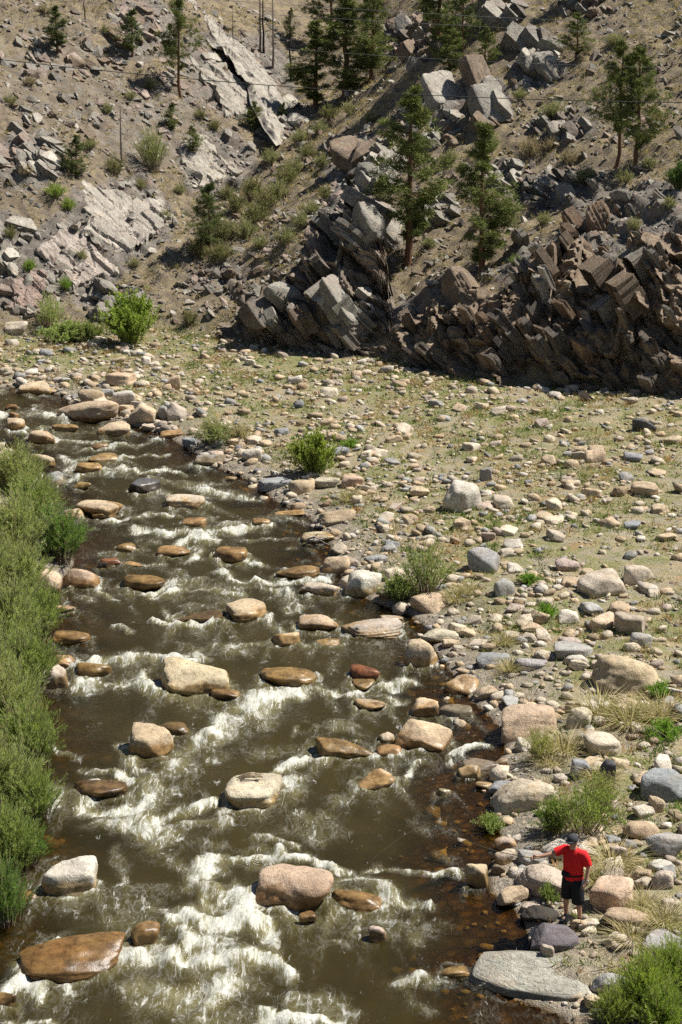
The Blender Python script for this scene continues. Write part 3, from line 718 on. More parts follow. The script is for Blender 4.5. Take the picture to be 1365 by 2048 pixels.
LAND = [(926, 992, 'big pale grey boulder'), (1256, 1346, 'very big smooth tan boulder'), (1060, 1441, 'big orange-tan flat-topped boulder'), (625, 915, 'bright green bank bush'), (260, 640, 'bright bush under the hill'),
        (855, 1150, 'grey-green shore bush'), (1292, 979, 'tan dome by the right edge'), (1190, 912, 'tan dome on the upper grass'), (1138, 1132, 'pinkish mid-plain boulder'), (425, 868, 'grey-green far bank bush'),
        (1337, 1566, 'big blue-grey boulder'), (1143, 1770, 'fisherman'), (172, 822, 'long low tan boulder'), (690, 700, 'shadowed cliff nose'), (1207, 1170, 'ridge-backed boulder'), (968, 1119, 'grey angular boulder'),
        (1290, 852, 'dark block below the cliff'), (745, 1266, 'long pink slab')]
ORD = ['nearest', 'second nearest', 'third nearest', 'fourth nearest', 'fifth nearest', 'sixth nearest', 'seventh nearest', 'eighth nearest', 'ninth nearest', 'tenth nearest', 'eleventh nearest', 'twelfth nearest', 'thirteenth nearest', 'fourteenth nearest', 'fifteenth nearest', 'sixteenth nearest']
CW = dict(tan='tan', pale='pale', orange='orange-tan', grey='grey', blue='blue-grey', pink='pinkish', white='whitish', cream='cream', brown='brown')
buckets = {}
for i in order[:NIND]:
    L = min(LAND, key=lambda l: (l[0] - spx[i]) ** 2 + 2.5 * (l[1] - spy[i]) ** 2)
    dx_, dy_ = spx[i] - L[0], (spy[i] - L[1]) * 1.6
    where = ('right of' if dx_ > 0 else 'left of') if abs(dx_) > abs(dy_) else ('in front of' if dy_ > 0 else 'behind')
    buckets.setdefault((L[2], where, CK[ck[i]]), []).append((math.hypot(dx_, dy_), i))
for (lname, where, ckey), lst in buckets.items():
    for r_, (dd, i) in enumerate(sorted(lst)):
        s = sz[i]; shp = ['round', 'cut', 'ang', 'flat', 'ang', 'cut'][int(rng.integers(6))]
        hz = s * rng.uniform(.5, .85) * (0.7 if shp == 'flat' else 1)
        o = link('rock', pool_stone(shp, int(rng.integers(7))), M['boulder'], None, (sx[i], sy[i], float(gz(sx[i], sy[i])) + hz * .25),
                 (rng.uniform(-.25, .25), rng.uniform(-.25, .25), rng.uniform(0, 6.28)), (s * 1.15, s * rng.uniform(.75, 1.0), hz),
                 (*(np.array(C[ckey]) * rng.uniform(.85, 1.12)), 0))
        tag(o, '%s of the %s rocks %s the %s' % (ORD[min(r_, 15)], CW[ckey], where, lname), 'rock', 'loose rocks on the flood plain')
# the rest, too many to count
def stones_mesh(X, Y, S, CI, level, zoff=0.25, sink=0.0):
    protos = [stone(900 + k, level, sharp=[8, 16, 26, 40][k % 4], planes=10, rough=0.10)[0] for k in range(10)]
    F0 = ICO[level][1]; n0 = len(protos[0]); m = len(X)
    Vs = np.zeros((m, n0, 3)); cols = np.zeros((m, n0, 3))
    z = gz(X, Y)
    for i in range(m):
        P = protos[i % 10] * np.array([1.15, rng.uniform(.7, 1.0), rng.uniform(.42, .8)]) * S[i]
        a = rng.uniform(0, 6.28); b = rng.normal() * .2; ca, sa = math.cos(a), math.sin(a)
        x = P[:, 0] * ca - P[:, 1] * sa; y = P[:, 0] * sa + P[:, 1] * ca
        Vs[i, :, 0] = x + X[i]; Vs[i, :, 1] = y + Y[i]; Vs[i, :, 2] = P[:, 2] + b * x + z[i] + S[i] * zoff
        cols[i] = np.array(C[CK[CI[i]]]) * rng.uniform(.75, 1.12)
    F = (F0[None] + (np.arange(m) * n0)[:, None, None]).reshape(-1, 3)
    return Vs.reshape(-1, 3), F, cols.reshape(-1, 3)
ICO[1] = _ico(1)
rest = order[NIND:]
mid = rest[size_px[rest] > 6.0]; small = rest[size_px[rest] <= 6.0]
for nm, idx, lv, lab in (('river_cobbles', mid, 3 - 1, 'grey tan and pink cobbles strewn over the flood plain and bars'), ('gravel_stones', small, 2 - 1, 'small pale stones and gravel between the cobbles')):
    V, F, cc = stones_mesh(sx[idx], sy[idx], sz[idx], ck[idx], lv)
    tag(link(nm, mesh(nm, V, F, True, None, cc), M['stones']), lab, 'stones', None, 'stuff')
# ------------------------------------------------------------------ the river's surface
FOAM = [  # pixel polylines of white water: points, half width, strength
 ([(0, 832), (60, 826), (140, 836)], 12, .9), ([(20, 868), (120, 880), (215, 884)], 8, .75), ([(150, 900), (330, 886)], 8, .7), ([(128, 918), (160, 948)], 13, .95), ([(230, 938), (365, 946)], 9, .8),
 ([(235, 918), (330, 914)], 6, .6), ([(150, 960), (175, 952)], 8, .8), ([(300, 962), (260, 988)], 8, .7), ([(310, 985), (350, 1000)], 8, .6), ([(405, 988), (470, 992), (512, 1004)], 13, .95),
 ([(205, 1042), (345, 1034)], 8, .8), ([(270, 1064), (360, 1070), (425, 1088)], 10, .95), ([(400, 1062), (520, 1054)], 11, .85), ([(350, 1092), (400, 1076)], 14, .8), ([(395, 1095), (380, 1120)], 16, .7),
 ([(500, 1085), (592, 1082)], 9, .7), ([(480, 1120), (515, 1128)], 10, .8), ([(200, 1150), (215, 1200)], 12, .75), ([(275, 1130), (330, 1130)], 6, .6), ([(440, 1145), (480, 1158), (560, 1160), (690, 1164)], 11, .95),
 ([(320, 1190), (400, 1182), (490, 1190)], 12, .9), ([(300, 1182), (360, 1170)], 7, .7), ([(310, 1246), (400, 1252), (445, 1240)], 8, .95), ([(545, 1180), (590, 1215)], 16, .7), ([(330, 1215), (345, 1240)], 10, .5),
 ([(540, 1240), (565, 1265)], 10, .6), ([(240, 1262), (270, 1275)], 9, .7), ([(600, 1296), (680, 1292)], 8, .6), ([(480, 1290), (540, 1290)], 8, .5),
 ([(195, 1335), (260, 1318), (330, 1330), (388, 1308)], 17, .95), ([(160, 1372), (260, 1362), (330, 1388)], 20, .75), ([(290, 1350), (310, 1385)], 18, .8),
 ([(600, 1385), (540, 1392), (470, 1420), (420, 1460), (390, 1490)], 26, .95), ([(540, 1400), (480, 1450), (440, 1480)], 40, .6), ([(620, 1378), (720, 1386), (840, 1364)], 12, .75), ([(690, 1395), (800, 1405)], 12, .5),
 ([(225, 1500), (275, 1535)], 14, .8), ([(360, 1500), (370, 1560), (330, 1600)], 38, .55), ([(545, 1530), (600, 1510), (650, 1518)], 14, .8), ([(575, 1555), (600, 1600)], 24, .7), ([(120, 1500), (150, 1510)], 10, .6),
 ([(150, 1532), (220, 1542), (265, 1560)], 11, .9), ([(150, 1618), (230, 1612), (290, 1606), (320, 1580)], 18, 1.0), ([(300, 1570), (290, 1630), (330, 1680)], 42, .62), ([(200, 1640), (300, 1660)], 24, .7), ([(330, 1640), (400, 1610), (450, 1600)], 18, .85),
 ([(470, 1640), (380, 1650)], 14, .5), ([(0, 1600), (60, 1590), (110, 1600)], 26, .85), ([(0, 1700), (30, 1690)], 14, .7), ([(500, 1680), (590, 1702)], 8, .55), ([(250, 1700), (260, 1790), (262, 1820)], 13, .5),
 ([(385, 1775), (400, 1748), (455, 1735)], 20, .85), ([(480, 1735), (600, 1718), (680, 1740)], 9, .8), ([(470, 1790), (510, 1840), (540, 1880)], 24, .95), ([(400, 1790), (470, 1810)], 18, .6), ([(300, 1820), (345, 1835)], 6, .7),
 ([(345, 1840), (420, 1832), (540, 1862)], 22, 1.0), ([(360, 1870), (450, 1880)], 24, .7), ([(200, 1945), (270, 1915), (400, 1908), (545, 1925)], 24, 1.0), ([(260, 1960), (330, 1985), (480, 1965)], 36, .62), ([(300, 2010), (420, 2030)], 26, .5),
 ([(505, 2042), (600, 2022), (690, 2030)], 18, 1.0), ([(520, 2070), (700, 2070)], 26, .7), ([(715, 1738), (760, 1732), (930, 1746)], 8, .85), ([(690, 1760), (750, 1775), (780, 1815), (840, 1822)], 17, .8), ([(640, 1810), (680, 1830), (720, 1840)], 12, .5),
 ([(800, 1830), (830, 1880), (880, 1850)], 14, .4), ([(0, 1992), (50, 1970), (95, 1985)], 18, .85), ([(90, 1956), (160, 1962)], 8, .9), ([(0, 2040), (120, 2046)], 16, .6), ([(785, 1985), (830, 1960), (900, 1968)], 14, .6), ([(810, 2010), (850, 2035)], 16, .5),
 ([(890, 1515), (985, 1500)], 9, .8), ([(830, 1560), (850, 1530)], 9, .6), ([(650, 1520), (730, 1510), (760, 1500)], 9, .7), ([(670, 1890), (700, 1900)], 8, .35), ([(690, 1870), (700, 1850)], 7, .6), ([(900, 1480), (860, 1500)], 7, .5)]
xs = np.arange(-19, 13.01, 0.075); ys = [23.0]
while ys[-1] < 86: ys.append(ys[-1] + 0.0030 * ys[-1])
ys = np.array(ys); X, Y = np.meshgrid(xs, ys)
SD = river_sd(X, Y)
# foam density
foam = np.zeros_like(X); wob = (fbm(X * 1.4, Y * 1.0, 201, 4) - 0.5)
Xw = X + (fbm(X * 1.3, Y * 0.9, 210, 3) - .5) * 0.9; Yw = Y + (fbm(X * 1.3, Y * 0.9, 214, 3) - .5) * 1.3
for pts, hw, k in FOAM:
    wx, wy = on_plane([p[0] for p in pts], [p[1] for p in pts])
    s = float(np.mean([ppm(b, 0) for b in wy])); r = hw / s
    yscale = 0.62                                   # the bands are drawn foreshortened: wider along the view
    x0, x1, y0, y1 = wx.min() - 4 * r - 1, wx.max() + 4 * r + 1, wy.min() - 5 * r - 1, wy.max() + 5 * r + 1
    ii = np.where((ys > y0) & (ys < y1))[0]; jj = np.where((xs > x0) & (xs < x1))[0]
    if len(ii) < 2 or len(jj) < 2: continue
    sl_ = np.ix_(ii, jj)
    d = seg_dist(np.stack([wx, wy * yscale], 1), Xw[sl_], Yw[sl_] * yscale, False)
    foam[sl_] = np.maximum(foam[sl_], k * np.exp(-(d / (r * 1.08)) ** 2))
hgt = np.zeros_like(X)
# wakes: the flow runs towards the camera and a little to the right in the bend
for bx, by, rx_, ry_, hh, wf, *_ in BOULDERS:
    if not wf: continue
    fx, fy = (0.75, -0.66) if by > 72 else ((0.45, -0.9) if by > 50 else (0.08, -1.0))
    u = (X - bx) * fx + (Y - by) * fy; v = (X - bx) * -fy + (Y - by) * fx
    r = max(rx_, 0.25); 
    near = (np.abs(u) < r * 7) & (np.abs(v) < r * 4)
    if not near.any(): continue
    uu, vv = u[near], v[near]
    arm = np.abs(np.abs(vv) - (r * 0.85 + np.maximum(uu, 0) * 0.22)) / (r * 0.28)
    wk = np.exp(-arm ** 2) * np.exp(-np.maximum(uu, 0) / (r * 2.4)) * sstep(-r * .9, 0.2 * r, uu)
    tail = np.exp(-(vv / (r * 0.7)) ** 2) * sstep(r * 0.5, r * 1.0, uu) * np.exp(-np.maximum(uu - r, 0) / (r * 1.3))
    cal = 1.0 if bx < 3.0 else 0.45
    foam[near] = np.maximum(foam[near], np.minimum(0.7, 0.55 * wk + 0.35 * tail) * cal)
    er = np.sqrt(((X[near] - bx) / (rx_ + .02)) ** 2 + ((Y[near] - by) / (ry_ + .02)) ** 2)
    foam[near] = np.maximum(foam[near], .62 * np.exp(-((er - 1.07) / .14) ** 2) * cal * sstep(.35, .6, fbm(X[near] * 2.3, Y[near] * 2.3, 260, 2) + .12))
    pil = np.exp(-((uu + r * 0.95) / (r * .5)) ** 2 - (vv / (r * .9)) ** 2)
    hgt[near] += 0.10 * r * pil - 0.10 * r * tail
far = sstep(44, 58, Y)
calm = sstep(1.2, 3.2, X - 0.02 * (45 - Y)) * sstep(46, 40, Y)
streak = fbm(X * 0.9 + 0.3 * Y, Y * 0.75, 220, 4)
foam = np.maximum(foam, sstep(0.50, 0.72, streak) * (0.30 + 0.14 * far) * (1 - 0.85 * calm))
foam *= sstep(0.05, -0.25, SD)
foam = np.clip(foam * (0.95 + 1.7 * wob), 0, 1)
rough = np.clip(0.25 + foam * 1.2, 0, 1) * (1 - 0.75 * calm)
rid = 1 - np.abs(2 * fbm(X * 1.5, Y * 0.95, 230, 4) - 1)
hgt += (rid - 0.72) * 0.34 * rough * (0.45 + .8 * foam) + (fbm(X * 3.3, Y * 2.6, 240, 4) - .5) * 0.18 * rough + (fbm(X * 0.5, Y * .5, 250, 2) - .5) * 0.16 * (1 - .8 * calm)
hgt += foam ** 2 * 0.07 + (vn(X * 9, Y * 8, 244) - .5) * 0.04 * foam
hgt *= sstep(0.25, -0.7, SD)
depth = np.maximum(0.0, -gz(X, Y))
keepq = SD < 0.45
I = np.arange(X.size).reshape(X.shape)
F = np.stack([I[:-1, :-1], I[:-1, 1:], I[1:, 1:], I[1:, :-1]], 2).reshape(-1, 4)
F = F[keepq.ravel()[F].all(1)]
used = np.unique(F); remap = np.full(X.size, -1); remap[used] = np.arange(len(used)); F = remap[F]
V = np.stack([X, Y, hgt + 0.01], 2).reshape(-1, 3)[used]
def water_material():
    m, nt = newmat('river_water'); n = N(nt)
    geo = n.n('ShaderNodeNewGeometry'); co = geo.outputs['Position']
    fo = n.attr('foam'); de = n.attr('depth')
    lace_co = n.mapping(co, (1.25, 0.58, 1.0))
    warp = n.n('ShaderNodeTexNoise'); warp.inputs['Scale'].default_value = 2.2; warp.inputs['Detail'].default_value = 4; n.l(lace_co, warp.inputs['Vector'])
    wv = n.n('ShaderNodeVectorMath', operation='MULTIPLY_ADD'); n.l(warp.outputs['Color'], wv.inputs[0]); wv.inputs[1].default_value = (0.45, 0.45, 0.3); n.l(lace_co, wv.inputs[2])
    a = n.noise(wv.outputs[0], 2.2, 3, 0.55, 0.6)
    ra = n.math('ABSOLUTE', n.math('SUBTRACT', a, 0.5))                      # ridges -> filaments
    fil = n.ramp(ra, [(0.0, 0.9), (0.012, 0.4), (0.035, 0.0)])
    b = n.noise(wv.outputs[0], 6.0, 3, 0.6, 0.6); rb = n.math('ABSOLUTE', n.math('SUBTRACT', b, 0.5))
    fil2 = n.ramp(rb, [(0.0, 0.8), (0.022, 0.35), (0.06, 0.0)])
    pat = n.math('MAXIMUM', n.math('MULTIPLY', fil, 0.9), n.math('MULTIPLY', fil2, 0.5))
    clot = n.noise(wv.outputs[0], 2.8, 10, 0.78, 0.2)
    f1 = n.math('MULTIPLY', pat, n.ramp(fo, [(0.05, 0.0), (0.22, 0.20), (0.5, 0.14)]))
    f2 = n.ramp(n.math('ADD', n.math('MULTIPLY', fo, 0.62), n.math('MULTIPLY', n.math('SUBTRACT', clot, 0.5), 2.6)), [(0.33, 0.0), (0.50, 0.45), (0.76, 1.0)])
    fine = n.noise(n.mapping(wv.outputs[0], (1.6, 1.0, 1.0)), 17.0, 4, 0.75, 0.3)
    stk = n.noise(n.mapping(wv.outputs[0], (3.4, 0.9, 1.0)), 3.6, 5, 0.7, 0.2)
    f3 = n.ramp(n.math('ADD', n.math('MULTIPLY', fo, 0.8), n.math('MULTIPLY', n.math('SUBTRACT', stk, 0.5), 2.4)), [(0.46, 0.0), (0.75, 0.8)])
    f2 = n.math('MAXIMUM', n.math('MULTIPLY', f2, 0.95), f3)
    f2 = n.math('MULTIPLY', f2, n.ramp(fine, [(0.34, 0.42), (0.56, 1.12)]))
    foam_ = n.math('MAXIMUM', f1, f2, clamp=True)
    aer = n.ramp(fo, [(0.15, 0.0), (0.9, 0.6)])
    murk = n.mix(n.noise(co, 0.7, 3), (0.025, 0.0192, 0.0050), (0.052, 0.0405, 0.0118))
    wcol = n.mix(aer, murk, (0.25, 0.225, 0.10))
    # see-through shallows
    seen = n.ramp(n.math('ADD', de, n.math('MULTIPLY', fo, 0.6)), [(0.04, 1.0), (0.22, 0.78), (0.50, 0.25), (0.80, 0.0)])
    dif = n.n('ShaderNodeBsdfDiffuse'); n.l(wcol, dif.inputs[0])
    tr = n.n('ShaderNodeBsdfTransparent'); tr.inputs[0].default_value = (0.60, 0.47, 0.22, 1)
    body = n.n('ShaderNodeMixShader'); n.l(seen, body.inputs[0]); n.l(dif.outputs[0], body.inputs[1]); n.l(tr.outputs[0], body.inputs[2])
    h = n.math('ADD', n.noise(n.mapping(co, (1, .8, 1)), 5.0, 3, 0.6, 0.4), n.math('MULTIPLY', n.noise(co, 19, 2, 0.65), 0.45))
    nor = n.bump(h, 0.6, 0.06)
    gl = n.n('ShaderNodeBsdfGlossy'); gl.inputs['Roughness'].default_value = 0.10; gl.inputs[0].default_value = (.62, .62, .62, 1); n.l(nor, gl.inputs['Normal'])
    fr = n.n('ShaderNodeFresnel'); fr.inputs['IOR'].default_value = 1.33; n.l(nor, fr.inputs['Normal'])
    wat = n.n('ShaderNodeMixShader'); n.l(fr.outputs[0], wat.inputs[0]); n.l(body.outputs[0], wat.inputs[1]); n.l(gl.outputs[0], wat.inputs[2])
    fh = n.math('ADD', foam_, n.math('MULTIPLY', clot, 0.6))
    fb = n.n('ShaderNodeBsdfDiffuse'); n.l(n.mix(clot, (0.52, 0.51, 0.435), (0.69, 0.69, 0.66)), fb.inputs[0]); n.l(n.bump(fh, 0.3, 0.05), fb.inputs['Normal'])
    fin = n.n('ShaderNodeMixShader'); n.l(n.math('MULTIPLY', foam_, 0.88), fin.inputs[0]); n.l(wat.outputs[0], fin.inputs[1]); n.l(fb.outputs[0], fin.inputs[2])
    n.out(fin.outputs[0]); return m
M['water'] = water_material()
tag(link('river', mesh('river', V, F, True, {'foam': foam.ravel()[used], 'depth': depth.ravel()[used]}), M['water']), kind='structure')
# ------------------------------------------------------------------ bedded outcrops on the hillside
def layered_block(seed, n=9, layers=4, taper=0.12, ragged=0.10):
    """a slab broken from bedded rock: stacked uneven layers, box about [-1,1] in x, y and z"""
    r = np.random.default_rng(seed); th = np.sort(r.uniform(0, 2 * math.pi, n) * 0.25 + np.arange(n) * 2 * math.pi / n * 0.75 + r.uniform(0, 6))
    c, s = np.cos(th), np.sin(th); p = r.uniform(3.5, 9)
    rad = (np.abs(c) ** p + np.abs(s) ** p) ** (-1 / p) * r.uniform(0.86, 1.05, n)
    zs = np.sort(np.concatenate([[-1, 1], r.uniform(-.75, .75, layers - 1)]))
    rings = []
    for k in range(layers):
        q = rad * (1 + ragged * r.normal(size=n) * 0.55) * (1 - taper * r.uniform(0, 1) * (k / layers)); dx, dy = r.normal(size=2) * ragged * 0.5
        x, y = q * c + dx, q * s + dy
        tilt = r.normal(size=2) * 0.05
        for zz in (zs[k] + (0.015 if k else 0), zs[k + 1]):
            rings.append(np.stack([x, y, zz + tilt[0] * x + tilt[1] * y + r.normal(size=n) * 0.02], 1))
    V = np.concatenate(rings); F = []; m = len(rings)
    for i in range(m - 1):
        for j in range(n):
            k = (j + 1) % n; a, b, d, e = i * n + j, i * n + k, (i + 1) * n + k, (i + 1) * n + j
            F += [(a, b, d), (a, d, e)]
    for base, flip in ((0, True), ((m - 1) * n, False)):
        cidx = len(V); V = np.concatenate([V, V[base:base + n].mean(0, keepdims=True)])
        for j in range(n):
            k = (j + 1) % n
            F.append((base + k, base + j, cidx) if flip else (base + j, base + k, cidx))
    return V, np.array(F)
SLAB_MESH = [mesh('slab', *layered_block(300 + i, 7 + i % 4, 3 + i % 3, ragged=[.06, .1, .14][i % 3]), False) for i in range(18)]
def slab_face(seed, nx=34, ny=26):
    """a wide dip slope: ragged outline, thin beds peeled away in steps, cracks along the dip"""
    r = np.random.default_rng(seed); x, y = np.meshgrid(np.linspace(-1, 1, nx), np.linspace(-1, 1, ny))
    s = seed * 7
    lo = -.95 + .22 * fbm(x * 2.2, x * 0 + 3.3, s, 3); hi = .95 - .22 * fbm(x * 2.2, x * 0 + 8.8, s + 3, 3)
    xl = -.98 + .35 * fbm(y * 2.0, y * 0 + 1.1, s + 5, 3); xr = .98 - .45 * fbm(y * 2.0, y * 0 + 5.1, s + 7, 3)
    xx = xl + (x + 1) / 2 * (xr - xl) + (vn(x * 9, y * 9, s + 1) - .5) * .03; yy = lo + (y + 1) / 2 * (hi - lo) + (vn(x * 9, y * 9, s + 2) - .5) * .03
    f = fbm(xx * .9 + yy * .35, yy * 2.6, s + 11, 3); h = np.floor(f * 7) / 7 * .95 + (fbm(xx * 4, yy * 6, s + 17, 3) - .5) * .12
    cr = np.abs(np.mod(yy * 2.7 + .8 * fbm(xx * 1.5, yy, s + 23, 2), 1) - .5); h -= .3 * (cr < .02)
    cr = np.abs(np.mod(xx * 1.6 + .9 * fbm(xx, yy * 1.5, s + 29, 2), 1) - .5); h -= .25 * (cr < .02)
    edge = (np.abs(x) > .97) | (np.abs(y) > .97); h = np.where(edge, -2.6, h)
    I = np.arange(nx * ny).reshape(ny, nx); F = np.stack([I[:-1, :-1], I[:-1, 1:], I[1:, 1:], I[1:, :-1]], 2).reshape(-1, 4)
    return np.stack([xx, yy, h], 2).reshape(-1, 3), F
FACE_MESH = [mesh('slab_face', *slab_face(40 + i), False) for i in range(8)]
CHUNK_MESH = []
for i in range(12):
    V, F = stone(700 + i, 3, sharp=40, planes=10, rough=0.025, pits=0.012, strata=0.06); CHUNK_MESH.append(mesh('chunk', V, F, False))
HERO_MESH = [mesh('crag', *stone(820 + i, 5, sharp=20, planes=8, rough=0.10, pits=0.035, strata=0.05), True) for i in range(6)]
def bed_frame(dip=0.0, yaw=0.0, jit=0.12, r=rng):
    a, n_ = BED_A.copy(), BED_N.copy()
    q = Euler((r.normal() * jit, r.normal() * jit + dip, r.normal() * jit + yaw)).to_matrix()
    a, n_ = q @ a, q @ n_; b = n_.cross(a)
    return Matrix((a, b, n_)).transposed()
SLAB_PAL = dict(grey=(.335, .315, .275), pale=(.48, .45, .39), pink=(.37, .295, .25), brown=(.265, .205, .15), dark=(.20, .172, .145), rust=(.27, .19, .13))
RIDGE = False; THIN = 1.0
def outcrop(cx, cy, rx, ry, n, size, pal, label, dip=0.0, yaw=0.0, thick=(.22, .5), sink=0.25, lens=(1.0, 1.9), jit=0.12, chunk=0.25, up=0.0):
    """size: half length in metres of the larger slabs"""
    r = np.random.default_rng(int(cx * 3 + cy)); b = at1(cx, cy + ry * 0.7, False)
    e = bpy.data.objects.new('rock_outcrop', None); COL.objects.link(e); e.location = b; tag(e, label, 'rock outcrop', 'bedded outcrops on the hillside')
    if RIDGE: yaw += .95; dip += .08; thick = (thick[0] * .5, thick[1] * .62); lens = (1.1, 2.3); chunk *= .3; n = max(4, int(n * .3)); sink += .35; size *= .78
    if THIN < 1: n = max(4, int(n * THIN)); sink += .2
    px, py = [], []
    while len(px) < n:
        u, v = r.uniform(-1, 1, 2)
        if u * u + v * v < 1: px.append(cx + u * rx); py.append(cy + v * ry)
    X, Y, Z = at(px, py, False)
    for i in range(n):
        s = size * (0.38 + 0.62 * r.uniform() ** 1.6); t = s * r.uniform(*thick); L = s * r.uniform(*lens) * 0.7; Wd = s * r.uniform(.55, 1.05)
        fr = bed_frame(dip, yaw, jit, r)
        pt = Vector((X[i], Y[i], Z[i])) + fr.col[2] * (t * (0.3 - sink)) + Vector((0, 0, up * s * r.uniform(0, 1)))
        if r.uniform() < chunk:
            me = CHUNK_MESH[int(r.integers(12))]; t *= 1.5
            fr = fr @ Euler((r.normal() * .35, r.normal() * .35, r.uniform(0, 6.28))).to_matrix()
        else: me = SLAB_MESH[int(r.integers(18))]
        mt = Matrix.Translation(pt - b) @ fr.to_4x4() @ Matrix.Diagonal((L, Wd, t, 1))
        pk = pal[int(r.integers(len(pal)))]; kcol = r.uniform(.8, 1.15)
        link('slab', me, M['slab'], e, mtx=mt, color=[c * kcol for c in SLAB_PAL[pk]])
    return e
def hero_slab(e, px, py, Lpx, Wpx, t, pal, dip=0.0, yaw=0.0, seed=0, off=0.0):
    p = at1(px, py, False); s = ppm(p.y, p.z); r = np.random.default_rng(seed + int(px))
    if RIDGE: yaw += .95; t *= .8
    fr = bed_frame(dip, yaw, 0.03, r)
    mt = Matrix.Translation(p - e.location + fr.col[2] * off) @ fr.to_4x4() @ Matrix.Diagonal((Lpx / s / 2, Wpx / s / 2, t, 1))
    if t < .42 and Lpx >= 100: return link('slab', FACE_MESH[(seed * 3 + int(px)) % 8], M['slab'], e, mtx=mt @ Matrix.Translation((0, 0, -.1)), color=SLAB_PAL[pal])
    return link('slab', HERO_MESH[(seed * 5 + int(px)) % 6] if t > .38 else SLAB_MESH[(seed * 5 + int(px)) % 18], M['slab'], e, mtx=mt, color=SLAB_PAL[pal])
# ---- continuous bedrock: a sheet over the hill whose joints step in and out along the tilted beds
def cells(u, v, su, sv, shear, seed, tilt=0.75):
    """offset of jointed rock: leaning brick-like cells, each pushed in or out and tipped a little"""
    a = (u + shear * v) / su + (fbm(u * .35, v * .35, seed, 3) - .5) * 1.6; row = np.floor(v / sv + (fbm(u * .3, v * .3, seed + 4, 2) - .5) * 1.4 + a * .15)
    a = a + _h(row, row * 0 + 3, seed) * 5.0; col = np.floor(a); fa = a - col; fb = np.mod(v / sv, 1.0)
    h = _h(col, row, seed + 1); t1 = _h(col, row, seed + 2) - .5; t2 = _h(col, row, seed + 3) - .5
    return h - .5 + tilt * (t1 * (fa - .5) * 2 + t2 * (fb - .5))
def rock_sheet(name, P, N, U, Vv, amp, seed, shear, su, sv, parent, col, fade, smooth=False):
    """P grid of points (ny,nx,3), N outward direction, U/V lengths along the sheet in metres"""
    d = cells(U, Vv, su, sv, shear, seed) * amp + cells(U, Vv, su * .38, sv * .45, shear, seed + 20) * amp * .42 + cells(U, Vv, su * .15, sv * .25, shear, seed + 40) * amp * .15 + (fbm(U * .5, Vv * .5, seed + 60, 3) - .5) * amp * 1.2 + (fbm(U * 5, Vv * 5, seed + 70, 2) - .5) * amp * .12
    Q = P + N * ((d + amp * .25) * fade - amp * 1.1 * (1 - fade))[..., None]
    ny, nx = U.shape; I = np.arange(nx * ny).reshape(ny, nx); F = np.stack([I[:-1, :-1], I[:-1, 1:], I[1:, 1:], I[1:, :-1]], 2).reshape(-1, 4)
    W = Q.reshape(-1, 3) - np.array(parent.location)
    o = link(name, mesh(name, W, F, smooth), M['bedrock'], parent, color=col)
    return o, Q.reshape(-1, 3), F
M['bedrock'] = rock_material('bedrock', strata=False)
def crag(tab, label, col, amp=.9, seed=1, rows=84, du=.10, su=1.5, sv=1.3, shear=.75):
    """tab rows: px, foot py, foot distance, crest py, crest distance"""
    t = np.array(tab, float); B = np.stack(at_dist(t[:, 0], t[:, 1], t[:, 2]), 1); T = np.stack(at_dist(t[:, 0], t[:, 3], t[:, 4]), 1)
    L = np.concatenate([[0], np.cumsum(np.linalg.norm(np.diff(B, axis=0), axis=1))]); u = np.arange(0, L[-1], du)
    Bi = np.stack([np.interp(u, L, B[:, k]) for k in range(3)], 1); Ti = np.stack([np.interp(u, L, T[:, k]) for k in range(3)], 1)
    Bi[:, 2] = np.minimum(Bi[:, 2], gz(Bi[:, 0], Bi[:, 1])) - .4
    jag = (cells(u, u * 0, 1.6, 9, 0, seed + 90) * 1.3 + cells(u, u * 0, .6, 9, 0, seed + 91) * .5); Hh = np.linalg.norm(Ti - Bi, axis=1)
    Ti = Ti + np.array([0, 0, 1.0]) * (jag * np.minimum(Hh * .28, .9))[:, None]
    v = np.linspace(0, 1, rows)[:, None, None]; tang = np.gradient(Bi, axis=0); out = np.stack([tang[:, 1], -tang[:, 0], tang[:, 0] * 0], 1)
    out /= np.linalg.norm(out, axis=1, keepdims=True); out = np.where((out[:, 1] > 0)[:, None], -out, out)
    k = np.clip(v / .86, 0, 1); cap = np.clip((v - .86) / .14, 0, 1)
    bow = np.sin(k * 3.14159) * .18                                   # the face stands steep, then turns back at the crest
    P = Bi[None] * (1 - k) + Ti[None] * k + out[None] * bow * Hh[None, :, None] - out[None] * cap * 2.2 - np.array([0, 0, 1.0]) * cap * 1.0
    N = np.broadcast_to(out[None] * .94 + np.array([0, 0, .34]), P.shape)
    U = np.broadcast_to(u[None], P.shape[:2]); Vv = (k[..., 0] + cap[..., 0] * .3) * Hh[None]
    e = bpy.data.objects.new('rock_cliff', None); COL.objects.link(e); e.location = (Bi[len(Bi) // 2, 0], Bi[len(Bi) // 2, 1], Bi[len(Bi) // 2, 2]); tag(e, label, 'cliff')
    endf = sstep(0, .06, u / u[-1]) * sstep(1, .94, u / u[-1])
    fade = np.broadcast_to(endf[None], U.shape) * np.where(cap[..., 0] > .6, .4, 1)
    o, Q, F = rock_sheet('rock_face', P, N, U, Vv, amp, seed, shear, su, sv, e, col, fade)
    CLIFFS.append(BVHTree.FromPolygons([Vector(q) for q in Q], [tuple(f) for f in F])); return e
